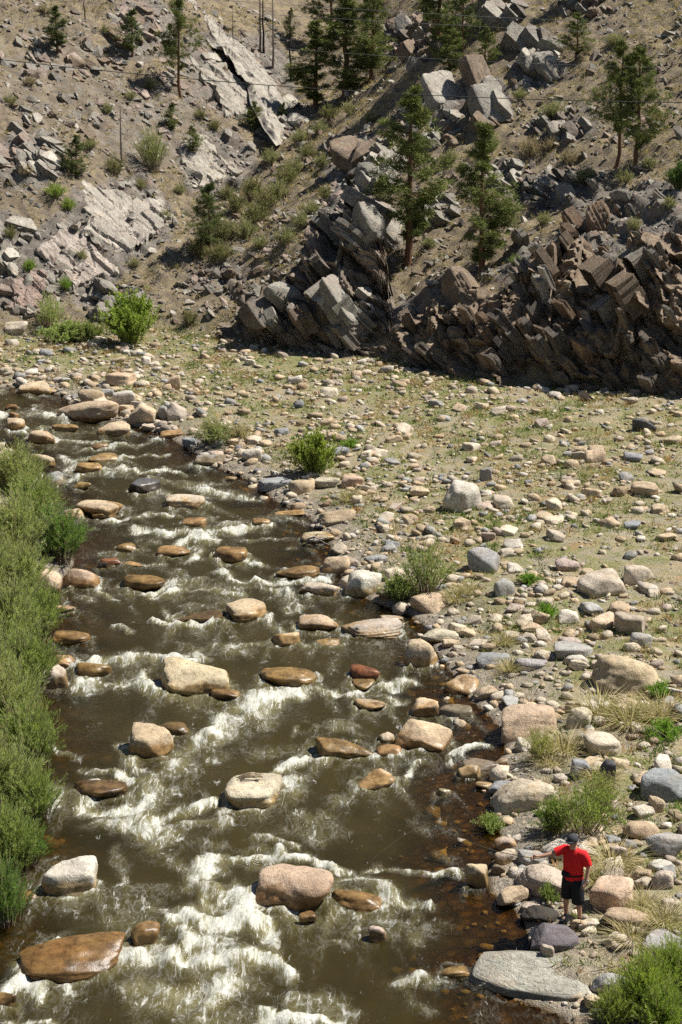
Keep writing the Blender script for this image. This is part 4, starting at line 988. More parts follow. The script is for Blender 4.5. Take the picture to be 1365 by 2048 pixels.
def pavement(quad, label_parent, col, amp=.16, seed=1, n=(70, 54), lift=.15, su=.9, sv=2.6, shear=0.2):
    """a smooth sunlit dip slope lying in the hillside inside a pixel quadrilateral (TL, TR, BR, BL)"""
    (a0, a1), (b0, b1), (c0, c1), (d0, d1) = quad; s, t = np.meshgrid(np.linspace(0, 1, n[0]), np.linspace(0, 1, n[1]))
    wx = (fbm(s * 4, t * 4, seed, 3) - .5) * 40 ; wy = (fbm(s * 4.5, t * 4.5, seed + 5, 4) - .5) * 34
    px = (a0 * (1 - s) + b0 * s) * (1 - t) + (d0 * (1 - s) + c0 * s) * t + wx; py = (a1 * (1 - s) + b1 * s) * (1 - t) + (d1 * (1 - s) + c1 * s) * t + wy
    X, Y, Z = at(px.ravel(), py.ravel(), False); P = np.stack([X, Y, Z], 1)
    A = np.c_[P[:, :2], np.ones(len(P))]; co, *_ = np.linalg.lstsq(A, P[:, 2], rcond=None)              # best plane, so the slab is flat
    rx_, ry_, rz_ = ray(px.ravel(), py.ravel()); tt = (co[0] * 0 + co[2] - CAM_H) / (rz_ - co[0] * rx_ - co[1] * ry_)
    P = np.stack([rx_ * tt, ry_ * tt, CAM_H + rz_ * tt], 1); nrm = np.array([-co[0], -co[1], 1]); nrm /= np.linalg.norm(nrm); nrm = nrm * .5 + np.array(BED_N) * .5; nrm /= np.linalg.norm(nrm)
    P = P.reshape(n[1], n[0], 3); ed = np.minimum(np.minimum(s, 1 - s), np.minimum(t, 1 - t)); fade = sstep(0, .05, ed)
    La = (P - P[0, 0]) @ np.array(BED_B); Lb = (P - P[0, 0]) @ np.array(BED_A)
    sc = amp
    d_lift = lift
    return rock_sheet('slab', P + nrm * d_lift, np.broadcast_to(nrm, P.shape), La, Lb, sc, seed, shear, su, sv, label_parent, col, np.where(fade < 1, fade * 1.0, 1) if True else fade)
CLIFFS = []
from mathutils.bvhtree import BVHTree
_at_ground = at
def at_rock(px, py):
    """like at(), but the built cliff faces count as ground"""
    X, Y, Z = _at_ground(px, py, False); o = Vector((0, 0, CAM_H))
    for i in range(len(X)):
        dx, dy, dz = ray(float(np.atleast_1d(px)[i]), float(np.atleast_1d(py)[i])); dv = Vector((float(dx), float(dy), float(dz))).normalized(); best = (Vector((X[i], Y[i], Z[i])) - o).length
        for b in CLIFFS:
            h = b.ray_cast(o, dv)
            if h[0] is not None and h[3] < best: best = h[3]; X[i], Y[i], Z[i] = h[0]
    return X, Y, Z
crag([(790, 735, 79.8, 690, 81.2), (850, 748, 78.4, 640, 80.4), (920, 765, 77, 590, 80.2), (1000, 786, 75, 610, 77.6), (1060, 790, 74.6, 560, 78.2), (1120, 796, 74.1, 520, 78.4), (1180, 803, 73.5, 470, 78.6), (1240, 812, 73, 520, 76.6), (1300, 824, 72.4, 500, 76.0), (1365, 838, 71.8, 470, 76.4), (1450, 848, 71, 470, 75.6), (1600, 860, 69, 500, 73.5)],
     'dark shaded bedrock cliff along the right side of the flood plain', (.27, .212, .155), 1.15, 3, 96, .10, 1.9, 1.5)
crag([(455, 662, 85.2, 640, 85.7), (500, 676, 84, 600, 85.2), (560, 692, 82.6, 590, 83.6), (600, 702, 81.9, 520, 84.6), (640, 710, 81.2, 440, 86), (690, 716, 80.6, 400, 87), (740, 720, 80.4, 440, 86), (775, 722, 80.5, 560, 83.6), (810, 730, 80.4, 660, 81.6)],
     'bedrock nose of the ridge rising left of the tallest pine', (.27, .225, .18), 1.0, 9, 96, .10, 1.3, 1.5, .8)
at = lambda px, py, water=True: at_rock(px, py) if not water else _at_ground(px, py, water)
g, p_, k_, b_, d_, u_ = 'grey', 'pale', 'pink', 'brown', 'dark', 'rust'
RIDGE = True
# right ridge
outcrop(720, 440, 45, 50, 26, 1.5, [g, g, d_], 'massive grey rock nose beside the tall pine trunk', thick=(.5, .9), sink=.1)
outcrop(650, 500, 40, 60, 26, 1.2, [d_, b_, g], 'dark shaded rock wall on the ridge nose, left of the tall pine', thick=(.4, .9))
e = outcrop(690, 630, 45, 60, 26, 1.0, [g, p_, d_], 'pale leaning slabs at the foot of the ridge nose above the cliff shadow', dip=.2)
hero_slab(e, 672, 620, 150, 80, .45, p_, .25, 0, 1, .3); hero_slab(e, 700, 640, 130, 60, .4, g, .25, 0, 2, .4)
outcrop(545, 620, 60, 35, 20, 0.95, [g, p_, b_], 'jumble of big blocks with a tan lit block at the foot of the ridge', thick=(.5, .9), chunk=.6, sink=0, jit=.3)
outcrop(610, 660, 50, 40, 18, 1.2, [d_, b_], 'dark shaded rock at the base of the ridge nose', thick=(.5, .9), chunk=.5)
e = outcrop(900, 610, 60, 45, 24, 0.9, [b_, g, d_], 'brown block and ledges right of the tall pine on the cliff top')
hero_slab(e, 910, 585, 70, 90, .55, b_, .35, -.3, 3, .35)
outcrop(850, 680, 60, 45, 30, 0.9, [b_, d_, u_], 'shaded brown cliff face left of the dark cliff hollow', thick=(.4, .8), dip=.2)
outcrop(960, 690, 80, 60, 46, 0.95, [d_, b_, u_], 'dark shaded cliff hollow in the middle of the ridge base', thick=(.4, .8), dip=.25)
e = outcrop(1070, 560, 70, 70, 46, 0.8, [g, b_, p_], 'leaning book-like slabs above the dark cliff hollow', dip=.25, thick=(.3, .6), up=.3)
for q, (hx, hy) in enumerate([(1040, 560), (1075, 540), (1100, 600), (1030, 500), (1120, 510)]): hero_slab(e, hx, hy, 75, 45, .28, [g, b_, p_][q % 3], .3, 0, q, .5)
e = outcrop(1180, 480, 35, 60, 14, 0.9, [b_, u_], 'big rust brown block standing on the cliff crest', thick=(.5, .9), dip=.3)
hero_slab(e, 1175, 460, 100, 90, .8, u_, .45, -.35, 7, .5)
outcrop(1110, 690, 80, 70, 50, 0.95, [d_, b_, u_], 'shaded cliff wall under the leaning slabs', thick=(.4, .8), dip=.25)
e = outcrop(1240, 640, 70, 80, 56, 0.85, [b_, g, d_], 'stepped slabs right of the shaded cliff wall', dip=.25, up=.3)
for q, (hx, hy) in enumerate([(1215, 640), (1250, 590), (1280, 540), (1200, 560)]): hero_slab(e, hx, hy, 100, 55, .4, [g, b_][q % 2], .3, 0, q, .5)
outcrop(1330, 600, 50, 90, 46, 0.8, [g, b_, d_], 'tilted slabs on the cliff at the right edge', dip=.22, up=.25)
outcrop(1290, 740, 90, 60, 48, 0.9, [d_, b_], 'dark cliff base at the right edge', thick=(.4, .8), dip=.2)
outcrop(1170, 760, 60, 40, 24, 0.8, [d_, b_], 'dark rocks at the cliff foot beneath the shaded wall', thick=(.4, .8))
outcrop(1310, 450, 60, 60, 42, 0.75, [g, g, p_], 'grey slabs lit on the slope at the right edge above the cliff', dip=.15, up=.25)
outcrop(1220, 400, 60, 40, 26, 0.65, [g, p_], 'small grey slabs below the twin pines', dip=.15)
RIDGE = False
e = outcrop(700, 560, 60, 90, 10, 0.5, [g, p_], 'lit pale slabs and grey boulder set into the ridge nose', jit=.2, chunk=.4)
hero_slab(e, 682, 618, 140, 76, .5, g, .25, 0, 1, .05); hero_slab(e, 655, 640, 120, 70, .6, b_, .3, -.2, 3, .1); hero_slab(e, 768, 468, 125, 118, .75, g, .05, .1, 2, .35); hero_slab(e, 735, 455, 90, 70, .6, g, .1, -.1, 5, .3)
hero_slab(e, 562, 604, 66, 60, .5, g, -.1, -.2, 4, .3); hero_slab(e, 515, 640, 70, 60, .55, d_, .1, -.2, 6, .3); hero_slab(e, 915, 585, 90, 78, .55, b_, .2, -.3, 8, .3); hero_slab(e, 730, 375, 60, 46, .45, p_, .1, 0, 9, .3)
# upper right
e = outcrop(885, 210, 40, 35, 14, 0.9, [g, p_], 'pale rock fin left of its darker neighbour on the upper slope', thick=(.4, .8), dip=-.1)
hero_slab(e, 880, 205, 100, 80, .5, p_, .1, -.5, 1, .5)
e = outcrop(965, 215, 40, 45, 18, 0.9, [g, b_], 'tall grey rock fin beneath the power line on the upper slope', thick=(.4, .8), dip=-.1)
hero_slab(e, 975, 225, 105, 85, .55, g, .1, -.5, 2, .5); hero_slab(e, 945, 170, 100, 50, .5, b_, .3, -.4, 4, .6)
outcrop(1085, 130, 45, 25, 14, 0.85, [g, p_], 'leaning grey slab pair below the small pine on the upper slope', thick=(.3, .6), up=.3)
outcrop(1065, 75, 35, 18, 10, 0.8, [g, d_], 'small rock knob near the top of the slope', thick=(.4, .8), up=.2)
e = outcrop(705, 325, 42, 30, 10, 1.0, [b_, d_], 'big rusty brown block above the ridge nose', thick=(.5, .8), chunk=.6, sink=0)
hero_slab(e, 705, 320, 90, 90, .65, b_, -.45, -.3, 5, .4)
outcrop(765, 325, 30, 45, 18, 0.8, [g, p_], 'stacked pale grey blocks behind the tall pine', thick=(.4, .8), up=.2)
outcrop(870, 275, 55, 22, 22, 0.5, [g, b_], 'blocks tumbled under the rock fins', thick=(.4, .9), chunk=.6)
outcrop(1105, 380, 60, 30, 26, 0.6, [g, d_], 'low rock band left of the twin pines', up=.2)
outcrop(1120, 250, 65, 30, 20, 0.65, [g, d_], 'low grey ledge among shrubs on the right slope', up=.2)
outcrop(1020, 350, 50, 25, 18, 0.55, [g, p_], 'scattered ledge above the second pine', up=.1)
outcrop(880, 430, 40, 35, 16, 0.6, [g, p_], 'pale flat blocks beside the tall pine crown', thick=(.3, .6))
outcrop(830, 80, 70, 45, 34, 0.9, [d_, b_, g], 'dark broken rocks in the shaded upper gully', thick=(.4, .8), chunk=.4)
outcrop(1010, 20, 40, 20, 14, 0.9, [g, d_], 'grey crag at the top of the picture', thick=(.4, .8))
outcrop(1170, 20, 50, 20, 16, 0.6, [g, b_], 'rocks at the top edge near two trunks')
THIN = .85
# left hill: wide pale dip slopes
e = outcrop(255, 440, 95, 75, 8, 0.5, [g, p_], 'broad pale rock face with sunlit slabs beside the lower gully', sink=.5, jit=.05, chunk=.05)
pavement([(160, 362), (330, 408), (262, 520), (172, 465)], e, (0.422, 0.388, 0.337), .2, 5)
pavement([(270, 400), (348, 432), (300, 490), (240, 470)], e, (0.388, 0.355, 0.312), .2, 6)
e = outcrop(140, 515, 90, 60, 8, 0.5, [p_, k_], 'big pinkish white slab with dark seams near the left edge', sink=.5, jit=.05, chunk=.05)
pavement([(72, 492), (150, 440), (232, 540), (142, 588)], e, (0.439, 0.384, 0.337), .2, 7)
pavement([(20, 560), (90, 540), (110, 620), (30, 630)], e, (0.372, 0.287, 0.245), .3, 8)
e = outcrop(425, 330, 60, 45, 6, 0.5, [g, p_], 'pale tilted slab above the dark round pine', sink=.5, jit=.06, chunk=.1)
pavement([(352, 290), (405, 268), (482, 345), (400, 382)], e, (0.405, 0.375, 0.320), .2, 9)
e = outcrop(470, 130, 90, 60, 12, 0.6, [g, p_], 'long sunlit slab ridge running down from the top', sink=.5, jit=.06, chunk=.1)
pavement([(392, 10), (432, 15), (612, 262), (556, 282)], e, (0.388, 0.363, 0.316), .25, 10)
pavement([(380, 140), (436, 120), (530, 225), (452, 240)], e, (0.372, 0.345, 0.295), .22, 11)
e = outcrop(560, 240, 45, 45, 18, 0.7, [g, p_], 'lower end of the slab ridge by the gully pines', sink=.5, jit=.06)
outcrop(55, 310, 60, 50, 34, 0.7, [g, k_, p_], 'fan of leaning slabs at the left edge', dip=.05, yaw=.2, up=.2)
outcrop(280, 60, 50, 50, 28, 0.7, [k_, b_, g], 'reddish broken rocks near the top left', jit=.2)
outcrop(225, 605, 65, 30, 34, 0.6, [g, d_, p_], 'grey rubble outcrop behind the bright green bush', jit=.3, chunk=.5, up=.3)
outcrop(60, 590, 55, 45, 38, 0.6, [k_, p_, g], 'pink blocky outcrop at the foot of the hill by the left edge', jit=.25, chunk=.5, up=.3)
outcrop(15, 490, 40, 55, 26, 0.8, [g, p_], 'grey slabs cut by the left edge', jit=.15)
outcrop(460, 560, 100, 30, 40, 0.42, [b_, g, d_], 'line of small brown blocks across the lower gully slope', jit=.35, chunk=.6, up=.2)
outcrop(330, 215, 60, 60, 26, 0.5, [g, k_], 'broken ledges under the crooked pine on the left hill', jit=.15)
outcrop(130, 240, 90, 50, 34, 0.42, [k_, g, b_], 'reddish small ledges on the middle left slope', jit=.25)
outcrop(70, 110, 80, 60, 32, 0.5, [g, k_], 'grey ledges high on the left slope', jit=.2)
outcrop(200, 130, 60, 50, 26, 0.5, [g, b_, k_], 'ledges between two small pines high on the left', jit=.2)
outcrop(350, 120, 40, 60, 22, 0.6, [g, k_], 'rocks around the crooked pine near the top', jit=.2)
outcrop(630, 290, 50, 40, 20, 0.45, [g, b_], 'blocks in the upper gully bed', jit=.3, chunk=.5)
outcrop(560, 350, 60, 40, 16, 0.4, [g, b_], 'scattered slabs in the middle of the gully', jit=.3, chunk=.4)
# rubble that nobody could count
hxr, hyr = scatter_world(45000, -24, 24, 71, 128)
kk = _bil(GK, hxr, hyr); ww = _bil(GWT, hxr, hyr); cl = fbm(hxr * 0.5, hyr * 0.5, 80, 4)
pr = sstep(0.5, 1.0, kk) * (0.16 + 0.3 * ww + 0.6 * sstep(0.44, 0.60, cl)) * np.where(hyr > 100, .75, 1)
sel = rng.uniform(size=len(hxr)) < pr; hxr, hyr = hxr[sel], hyr[sel]
def rubble(X, Y):
    m = len(X); protos = []
    for k in range(14):
        bm = bmesh.new()
        P = np.random.default_rng(k).normal(size=(11, 3)); P /= np.linalg.norm(P, axis=1, keepdims=True); P *= [1, .72, .42]
        for q in P: bm.verts.new(q)
        rr = bmesh.ops.convex_hull(bm, input=bm.verts); bm.verts.ensure_lookup_table(); bm.verts.index_update()
        V = np.array([v.co[:] for v in bm.verts]); F = np.array([[v.index for v in f.verts] for f in bm.faces]); bm.free(); protos.append((V, F))
    Z = gz(X, Y); Vs, Fs, cs, o = [], [], [], 0
    pal = np.array([SLAB_PAL[k] for k in ('grey', 'grey', 'pale', 'brown', 'pink', 'dark', 'grey')])
    A0 = np.array(bed_frame(0, 0, 0))
    for i in range(m):
        V, F = protos[i % 14]; s = np.clip(0.105 * math.exp(rng.normal() * .6), .05, .45)
        q = np.array(Euler((rng.normal() * .3, rng.normal() * .3, rng.normal() * .3)).to_matrix()) @ (A0 if rng.uniform() < .7 else np.array(Euler((0, 0, rng.uniform(0, 6))).to_matrix()))
        P = (V * s) @ q.T; Vs.append(P + [X[i], Y[i], Z[i] + s * .12]); Fs.append(F + o); o += len(V)
        cs.append(np.repeat((pal[rng.integers(7)] * rng.uniform(.7, 1.15))[None], len(V), 0))
    return np.concatenate(Vs), np.concatenate(Fs), np.concatenate(cs)
V, F, cc = rubble(hxr, hyr)
tag(link('scree', mesh('scree', V, F, False, None, cc), M['rubble']), 'loose grey and brown scree over the hillside', 'scree', None, 'stuff')
# ------------------------------------------------------------------ plants
def blades(P, D, L, Wd, bend, col, side=None):
    """thin two-segment grass blades; P roots, D lean directions (unit), arrays"""
    n = len(P); up = np.array([0, 0, 1.0])
    a = rng.uniform(0, 6.28, n); S = np.stack([np.cos(a), np.sin(a), np.zeros(n)], 1) * Wd[:, None] * .5
    m1 = P + D * (L * .55)[:, None]
    out = np.stack([D[:, 0], D[:, 1], np.zeros(n)], 1)
    tip = m1 + D * (L * .45)[:, None] + out * (bend * L)[:, None] - up * (bend * L * .35)[:, None]
    V = np.stack([P - S, P + S, m1 + S * .8, m1 - S * .8, tip], 1).reshape(-1, 3)
    i = np.arange(n)[:, None] * 5
    F = np.concatenate([i + [0, 1, 2], i + [0, 2, 3], i + [3, 2, 4]], 1).reshape(-1, 3)
    return V, F, np.repeat(col, 5, 0)
def tufts(X, Y, S, COLS, per, spread=0.5, wid=0.012, z=None):
    m = len(X); z = gz(X, Y) if z is None else z; ii = np.repeat(np.arange(m), per); n = len(ii)
    a = rng.uniform(0, 6.28, n); rr = rng.uniform(0, 1, n) ** .7 * S[ii] * .45
    P = np.stack([X[ii] + rr * np.cos(a), Y[ii] + rr * np.sin(a), z[ii] - .02], 1)
    ln = spread * rng.uniform(.2, 1.0, n)
    D = np.stack([np.cos(a) * ln, np.sin(a) * ln, np.ones(n)], 1); D /= np.linalg.norm(D, axis=1, keepdims=True)
    L = S[ii] * rng.uniform(.5, 1.1, n)
    col = COLS[ii] * rng.uniform(.55, 1.25, (n, 1))
    return blades(P, D, L, np.full(n, wid) * rng.uniform(.7, 1.3, n), rng.uniform(.1, .5, n), col)
G_GREEN, G_LIGHT, G_STRAW, G_RUST, G_PALE = (.10, .155, .032), (.20, .25, .06), (.42, .345, .165), (.40, .225, .095), (.50, .43, .26)
# flood plain grass
fx_, fy_ = scatter_world(70000, -22, 24, 26, 92)
fd = _bil(GD, fx_, fy_); fk = _bil(GK, fx_, fy_)
pat = fbm(fx_ * .55, fy_ * .55, 90, 4); pat2 = fbm(fx_ * .8 + 9, fy_ * .8, 95, 4)
pr = sstep(0.3, 1.6, fd) * (1 - sstep(.5, 1, fk)) * (0.18 + 0.65 * sstep(.40, .60, pat)) * np.where((fx_ < -6) & (fy_ < 60), .2, 1)
tr_ = np.abs((fx_ - 3.5) * 0.75 + (fy_ - 58) * 0.62 + 1.5 * np.sin(fx_ * .3)); pr *= np.where((tr_ < .6) & (fd > 6), .1, 1)
sel = rng.uniform(size=len(fx_)) < pr; fx_, fy_, fd, pat, pat2 = fx_[sel], fy_[sel], fd[sel], pat[sel], pat2[sel]
ru = rng.uniform(size=len(fx_)); gp = .14 + .75 * sstep(.42, .56, pat2)
cols = np.where((ru < gp)[:, None], np.where((rng.uniform(size=len(fx_)) < .5)[:, None], G_GREEN, G_LIGHT), np.where((rng.uniform(size=len(fx_)) < .28 + .3 * sstep(60, 80, fy_))[:, None], G_RUST, np.where((ru > .8)[:, None], G_PALE, G_STRAW)))
V, F, cc = tufts(fx_, fy_, rng.uniform(.10, .32, len(fx_)), cols, 9, 1.2, .021)
tag(link('grass', mesh('grass', V, F, False, None, cc), M['grass']), 'short green straw and rusty grass over the flood plain', 'grass', None, 'stuff')
# hillside grass
fx_, fy_ = scatter_world(40000, -24, 24, 74, 126)
fk = _bil(GK, fx_, fy_); fw = _bil(GWT, fx_, fy_)
pr = sstep(.4, 1, fk) * (1 - .85 * fw) * (0.15 + .6 * sstep(.42, .6, fbm(fx_ * .5, fy_ * .5, 99, 4)))
sel = rng.uniform(size=len(fx_)) < pr; fx_, fy_ = fx_[sel], fy_[sel]
ru = rng.uniform(size=len(fx_)); cols = np.where((ru < .72)[:, None], G_STRAW, np.where((ru < .88)[:, None], (.30, .235, .125), (.17, .175, .09)))
V, F, cc = tufts(fx_, fy_, rng.uniform(.14, .34, len(fx_)), cols, 8, 1.0, .026)
tag(link('dry_grass', mesh('dry_grass', V, F, False, None, cc), M['grass']), 'dry straw grass covering the hillside', 'grass', None, 'stuff')

# ---- shrubs
def bush_mesh(seed, stems=60, h=1.0, spread=0.6, leaves=45, ll=0.06, lw=0.018, curve=0.5, base=0.15, low=0.25, up=0.5, forks=2):
    r = np.random.default_rng(seed); parts = []; LP, LD, LT = [], [], []
    for s in range(stems):
        a = r.uniform(0, 6.28); q = r.uniform() ** .6; hh = h * (1 - .45 * q * q) * r.uniform(.7, 1.08)
        t = np.linspace(0, 1, 6)[:, None]
        d = np.array([math.cos(a), math.sin(a), 0])
        P = d * base * q * r.uniform(.3, 1) + d * (spread * q) * (t ** (1 + curve)) + np.array([0, 0, 1.0]) * hh * (t - .12 * q * t ** 3)
        P = P + np.cumsum(r.normal(size=(6, 3)) * .022 * h, 0) * t
        parts.append(tube(P, np.linspace(.011, .003, 6) * max(h, .5) ** .5, 3))
        paths = [(P, leaves)]
        for f in range(forks):
            k = r.uniform(.3, .75); i0 = int(k * 5); b0 = P[i0] + (P[i0 + 1] - P[i0]) * (k * 5 - i0)
            aa = r.uniform(0, 6.28); dd = np.array([math.cos(aa) * .6, math.sin(aa) * .6, .8]); tt = np.linspace(0, 1, 6)[:, None]
            paths.append((b0 + dd * h * r.uniform(.15, .32) * tt, leaves // 2))
        for Q, nl in paths:
            tt = r.uniform(low if Q is P else .1, 1, nl) * 4.999; i = tt.astype(int); fr = (tt - i)[:, None]
            pos = Q[i] + (Q[i + 1] - Q[i]) * fr; tan = Q[i + 1] - Q[i]; tan /= np.linalg.norm(tan, axis=1, keepdims=True)
            rd = r.normal(size=(nl, 3)); rd /= np.linalg.norm(rd, axis=1, keepdims=True)
            dr = tan * up + rd * .8; dr /= np.linalg.norm(dr, axis=1, keepdims=True)
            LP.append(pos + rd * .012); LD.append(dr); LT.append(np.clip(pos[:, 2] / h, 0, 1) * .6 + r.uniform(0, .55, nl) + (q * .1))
    LP, LD, LT = np.concatenate(LP), np.concatenate(LD), np.concatenate(LT); n = len(LP)
    S = np.cross(LD, r.normal(size=(n, 3))); S /= np.linalg.norm(S, axis=1, keepdims=True) + 1e-9
    L = ll * r.uniform(.6, 1.3, n)[:, None]; w = lw * r.uniform(.7, 1.3, n)[:, None]
    V = np.stack([LP, LP + LD * L * .5 + S * w * .5, LP + LD * L, LP + LD * L * .5 - S * w * .5], 1).reshape(-1, 3)
    F = np.arange(n * 4).reshape(-1, 4)
    sv, sf = cat_meshes(parts)
    return mesh('foliage', V, F, False, {'tone': np.repeat(np.clip(LT, 0, 1), 4)}), mesh('stems', sv, sf, True)
BUSH = {}
BUSH['willow'] = [bush_mesh(i, 140, 1.6, .5, 56, .10, .012, .7, .5, .15, 1.9, 2) for i in range(4)]
BUSH['leafy'] = [bush_mesh(20 + i, 70, 1.3, .95, 60, .075, .045, .3, .3, .1, .4, 3) for i in range(2)]
BUSH['sage'] = [bush_mesh(30 + i, 60, .7, .55, 36, .05, .017, .2, .18, .2, .6, 2) for i in range(3)]
BUSH['sparse'] = [bush_mesh(40 + i, 60, 1.2, .7, 24, .08, .016, .4, .35, .25, 1.2, 3) for i in range(2)]
BUSH['low'] = [bush_mesh(50 + i, 60, .45, .5, 34, .06, .028, .2, .25, .05, .4, 1) for i in range(2)]
BH = dict(willow=1.6, leafy=1.3, sage=.7, sparse=1.2, low=.45)
BW = dict(willow=2.1, leafy=2.2, sage=1.4, sparse=1.9, low=1.2)
NB = {}
def bush(px, py, wpx, hpx, kind, colr, label, name='shrub', group=None, cat='shrub', pos=None):
    p = at1(px, py) if pos is None else Vector(pos); s = ppm(p.y, p.z)
    k = NB.get(kind, 0); NB[kind] = k + 1; fo, st = BUSH[kind][k % len(BUSH[kind])]
    e = bpy.data.objects.new(name, None); COL.objects.link(e)
    sxy = wpx / s / BW[kind]; szz = hpx / s / BH[kind] / 0.95
    e.location = (p.x, p.y + 0.15 * sxy, p.z - .03); e.rotation_euler = (0, 0, (k * 2.4) % 6.28); e.scale = (sxy, sxy, szz)
    tag(e, label, cat, group)
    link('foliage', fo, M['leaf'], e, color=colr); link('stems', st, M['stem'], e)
    return e
W_G, W_L, W_D, S_G, B_G, O_G = (.155, .205, .072), (.19, .225, .10), (.10, .165, .05), (.155, .165, .095), (.14, .195, .045), (.115, .12, .062)
# left bank willows, each with its own place along the bank
WIL = [(15, 985, 130, 110, W_L, 'pale tip of the left bank willow thicket, farthest up the river'), (50, 1050, 130, 120, W_G, 'green willow on the left bank below the farthest pale one'), (100, 1118, 130, 120, W_D, 'dark green willow bulging towards the orange dome boulder'),
       (10, 1100, 150, 130, W_L, 'pale willow behind the dark green one at the left edge'), (20, 1190, 150, 130, W_L, 'grey-green willow above the half hidden tan boulder'), (60, 1268, 130, 125, W_G, 'green willow below the half hidden tan boulder'),
       (5, 1300, 150, 150, W_L, 'pale willow at the left edge level with the whitish flat stone'), (35, 1380, 150, 150, W_G, 'green willow beside the pale pink shore boulder'), (0, 1460, 170, 160, W_L, 'tall grey-green willow at the left edge below the pale pink boulder'),
       (40, 1530, 150, 150, W_G, 'green willow overhanging the foaming chute'), (-10, 1620, 170, 170, W_L, 'olive willow at the left edge above the small fall'), (50, 1640, 130, 130, W_G, 'fresh green willow sprays reaching over the dark wet rock'),
       (0, 1740, 150, 160, W_G, 'green willow at the left edge above the pale peaked boulder'), (35, 1720, 110, 100, W_D, 'dark willow sprays over the water beside the pale peaked boulder'), (-5, 1850, 110, 150, W_D, 'lowest willow of the left bank, over the dark pool'),
       (-60, 1200, 150, 180, W_L, 'back row willow on the left bank, upper'), (-70, 1400, 170, 200, W_L, 'back row willow on the left bank, middle'), (-90, 1600, 180, 220, W_L, 'back row willow on the left bank, lower')]
for a, b, w_, h_, c_, lab in WIL: bush(a + 16, b + 6, w_ * 1.28, h_, 'willow', c_, lab, 'willow_bush', 'willows along the left bank')
bush(262, 692, 140, 115, 'leafy', B_G, 'bright green leafy bush standing at the foot of the left hill', 'leafy_bush')
bush(100, 660, 80, 85, 'sparse', (.22, .27, .12), 'sparse pale young tree left of the bright green bush', 'leafy_bush')
bush(130, 685, 110, 45, 'low', W_G, 'low green thicket left of the bright green bush', 'leafy_bush')
bush(180, 682, 80, 40, 'low', (.11, .14, .05), 'low dull green thicket touching the bright green bush', 'leafy_bush')
bush(628, 952, 120, 95, 'leafy', (.135, .18, .04), 'bright green bush on the right bank at the far bend', 'leafy_bush')
bush(425, 895, 125, 60, 'sage', (.16, .185, .085), 'grey-green low bush on the far bank above the flat grey slab', 'willow_bush')
bush(480, 885, 70, 45, 'sage', (.24, .225, .14), 'straw-coloured bush right of the grey-green low bush', 'willow_bush')
bush(850, 1195, 150, 120, 'sparse', (.15, .19, .075), 'grey-green wispy bush on the right shore', 'willow_bush')
bush(800, 1205, 80, 60, 'low', W_G, 'low green growth at the left foot of the wispy shore bush', 'willow_bush')
bush(1170, 1680, 170, 150, 'sparse', (.15, .195, .06), 'wispy willow behind the fisherman', 'willow_bush')
bush(1110, 1670, 110, 80, 'willow', (.12, .185, .045), 'green willow at the water edge left of the fisherman\'s head', 'willow_bush')
bush(1205, 1620, 110, 90, 'sparse', (.19, .215, .085), 'thin willow below the dark pointed block', 'willow_bush')
bush(1080, 1525, 90, 80, 'sparse', (.20, .215, .085), 'thin straw-green bush right of the cream boulder and orange-tan boulder', 'willow_bush')
bush(980, 1665, 70, 35, 'low', W_G, 'small green water plants at the pool edge', 'willow_bush')
bush(1100, 1810, 44, 46, 'low', W_G, 'small green plant between the layered slab and the fisherman', 'willow_bush')
bush(1290, 2030, 170, 150, 'willow', (.165, .225, .05), 'bright green willow in the bottom right corner', 'willow_bush')
bush(1350, 1990, 150, 130, 'willow', (.15, .21, .05), 'bright willow cut by the right edge in the bottom corner', 'willow_bush')
bush(1230, 2060, 130, 110, 'willow', (.17, .22, .06), 'bright willow at the bottom edge right of the long grey slab', 'willow_bush')
bush(1330, 2080, 170, 120, 'willow', (.13, .19, .04), 'lowest bright willow in the bottom right corner', 'willow_bush')
bush(1360, 380, 70, 60, 'leafy', (.05, .085, .03), 'dark green juniper at the right edge above the cliff', 'leafy_bush')
# green tussocks on the flood plain
for a, b, w_, h_, lab in [(1090, 1240, 60, 36, 'vivid green grass clump above the grey-white boulder'), (1330, 1480, 80, 40, 'green grass clump in the straw near the right edge'), (1320, 1395, 60, 34, 'green grass clump at the foot of the very big tan boulder'),
                          (700, 895, 40, 18, 'green grass clump right of the bright green bank bush'), (1060, 1170, 50, 26, 'green grass clump right of the grey-brown boulder')]:
    bush(a, b, w_, h_, 'low', (.10, .185, .03), lab, 'grass_clump', 'green grass clumps', 'grass clump')
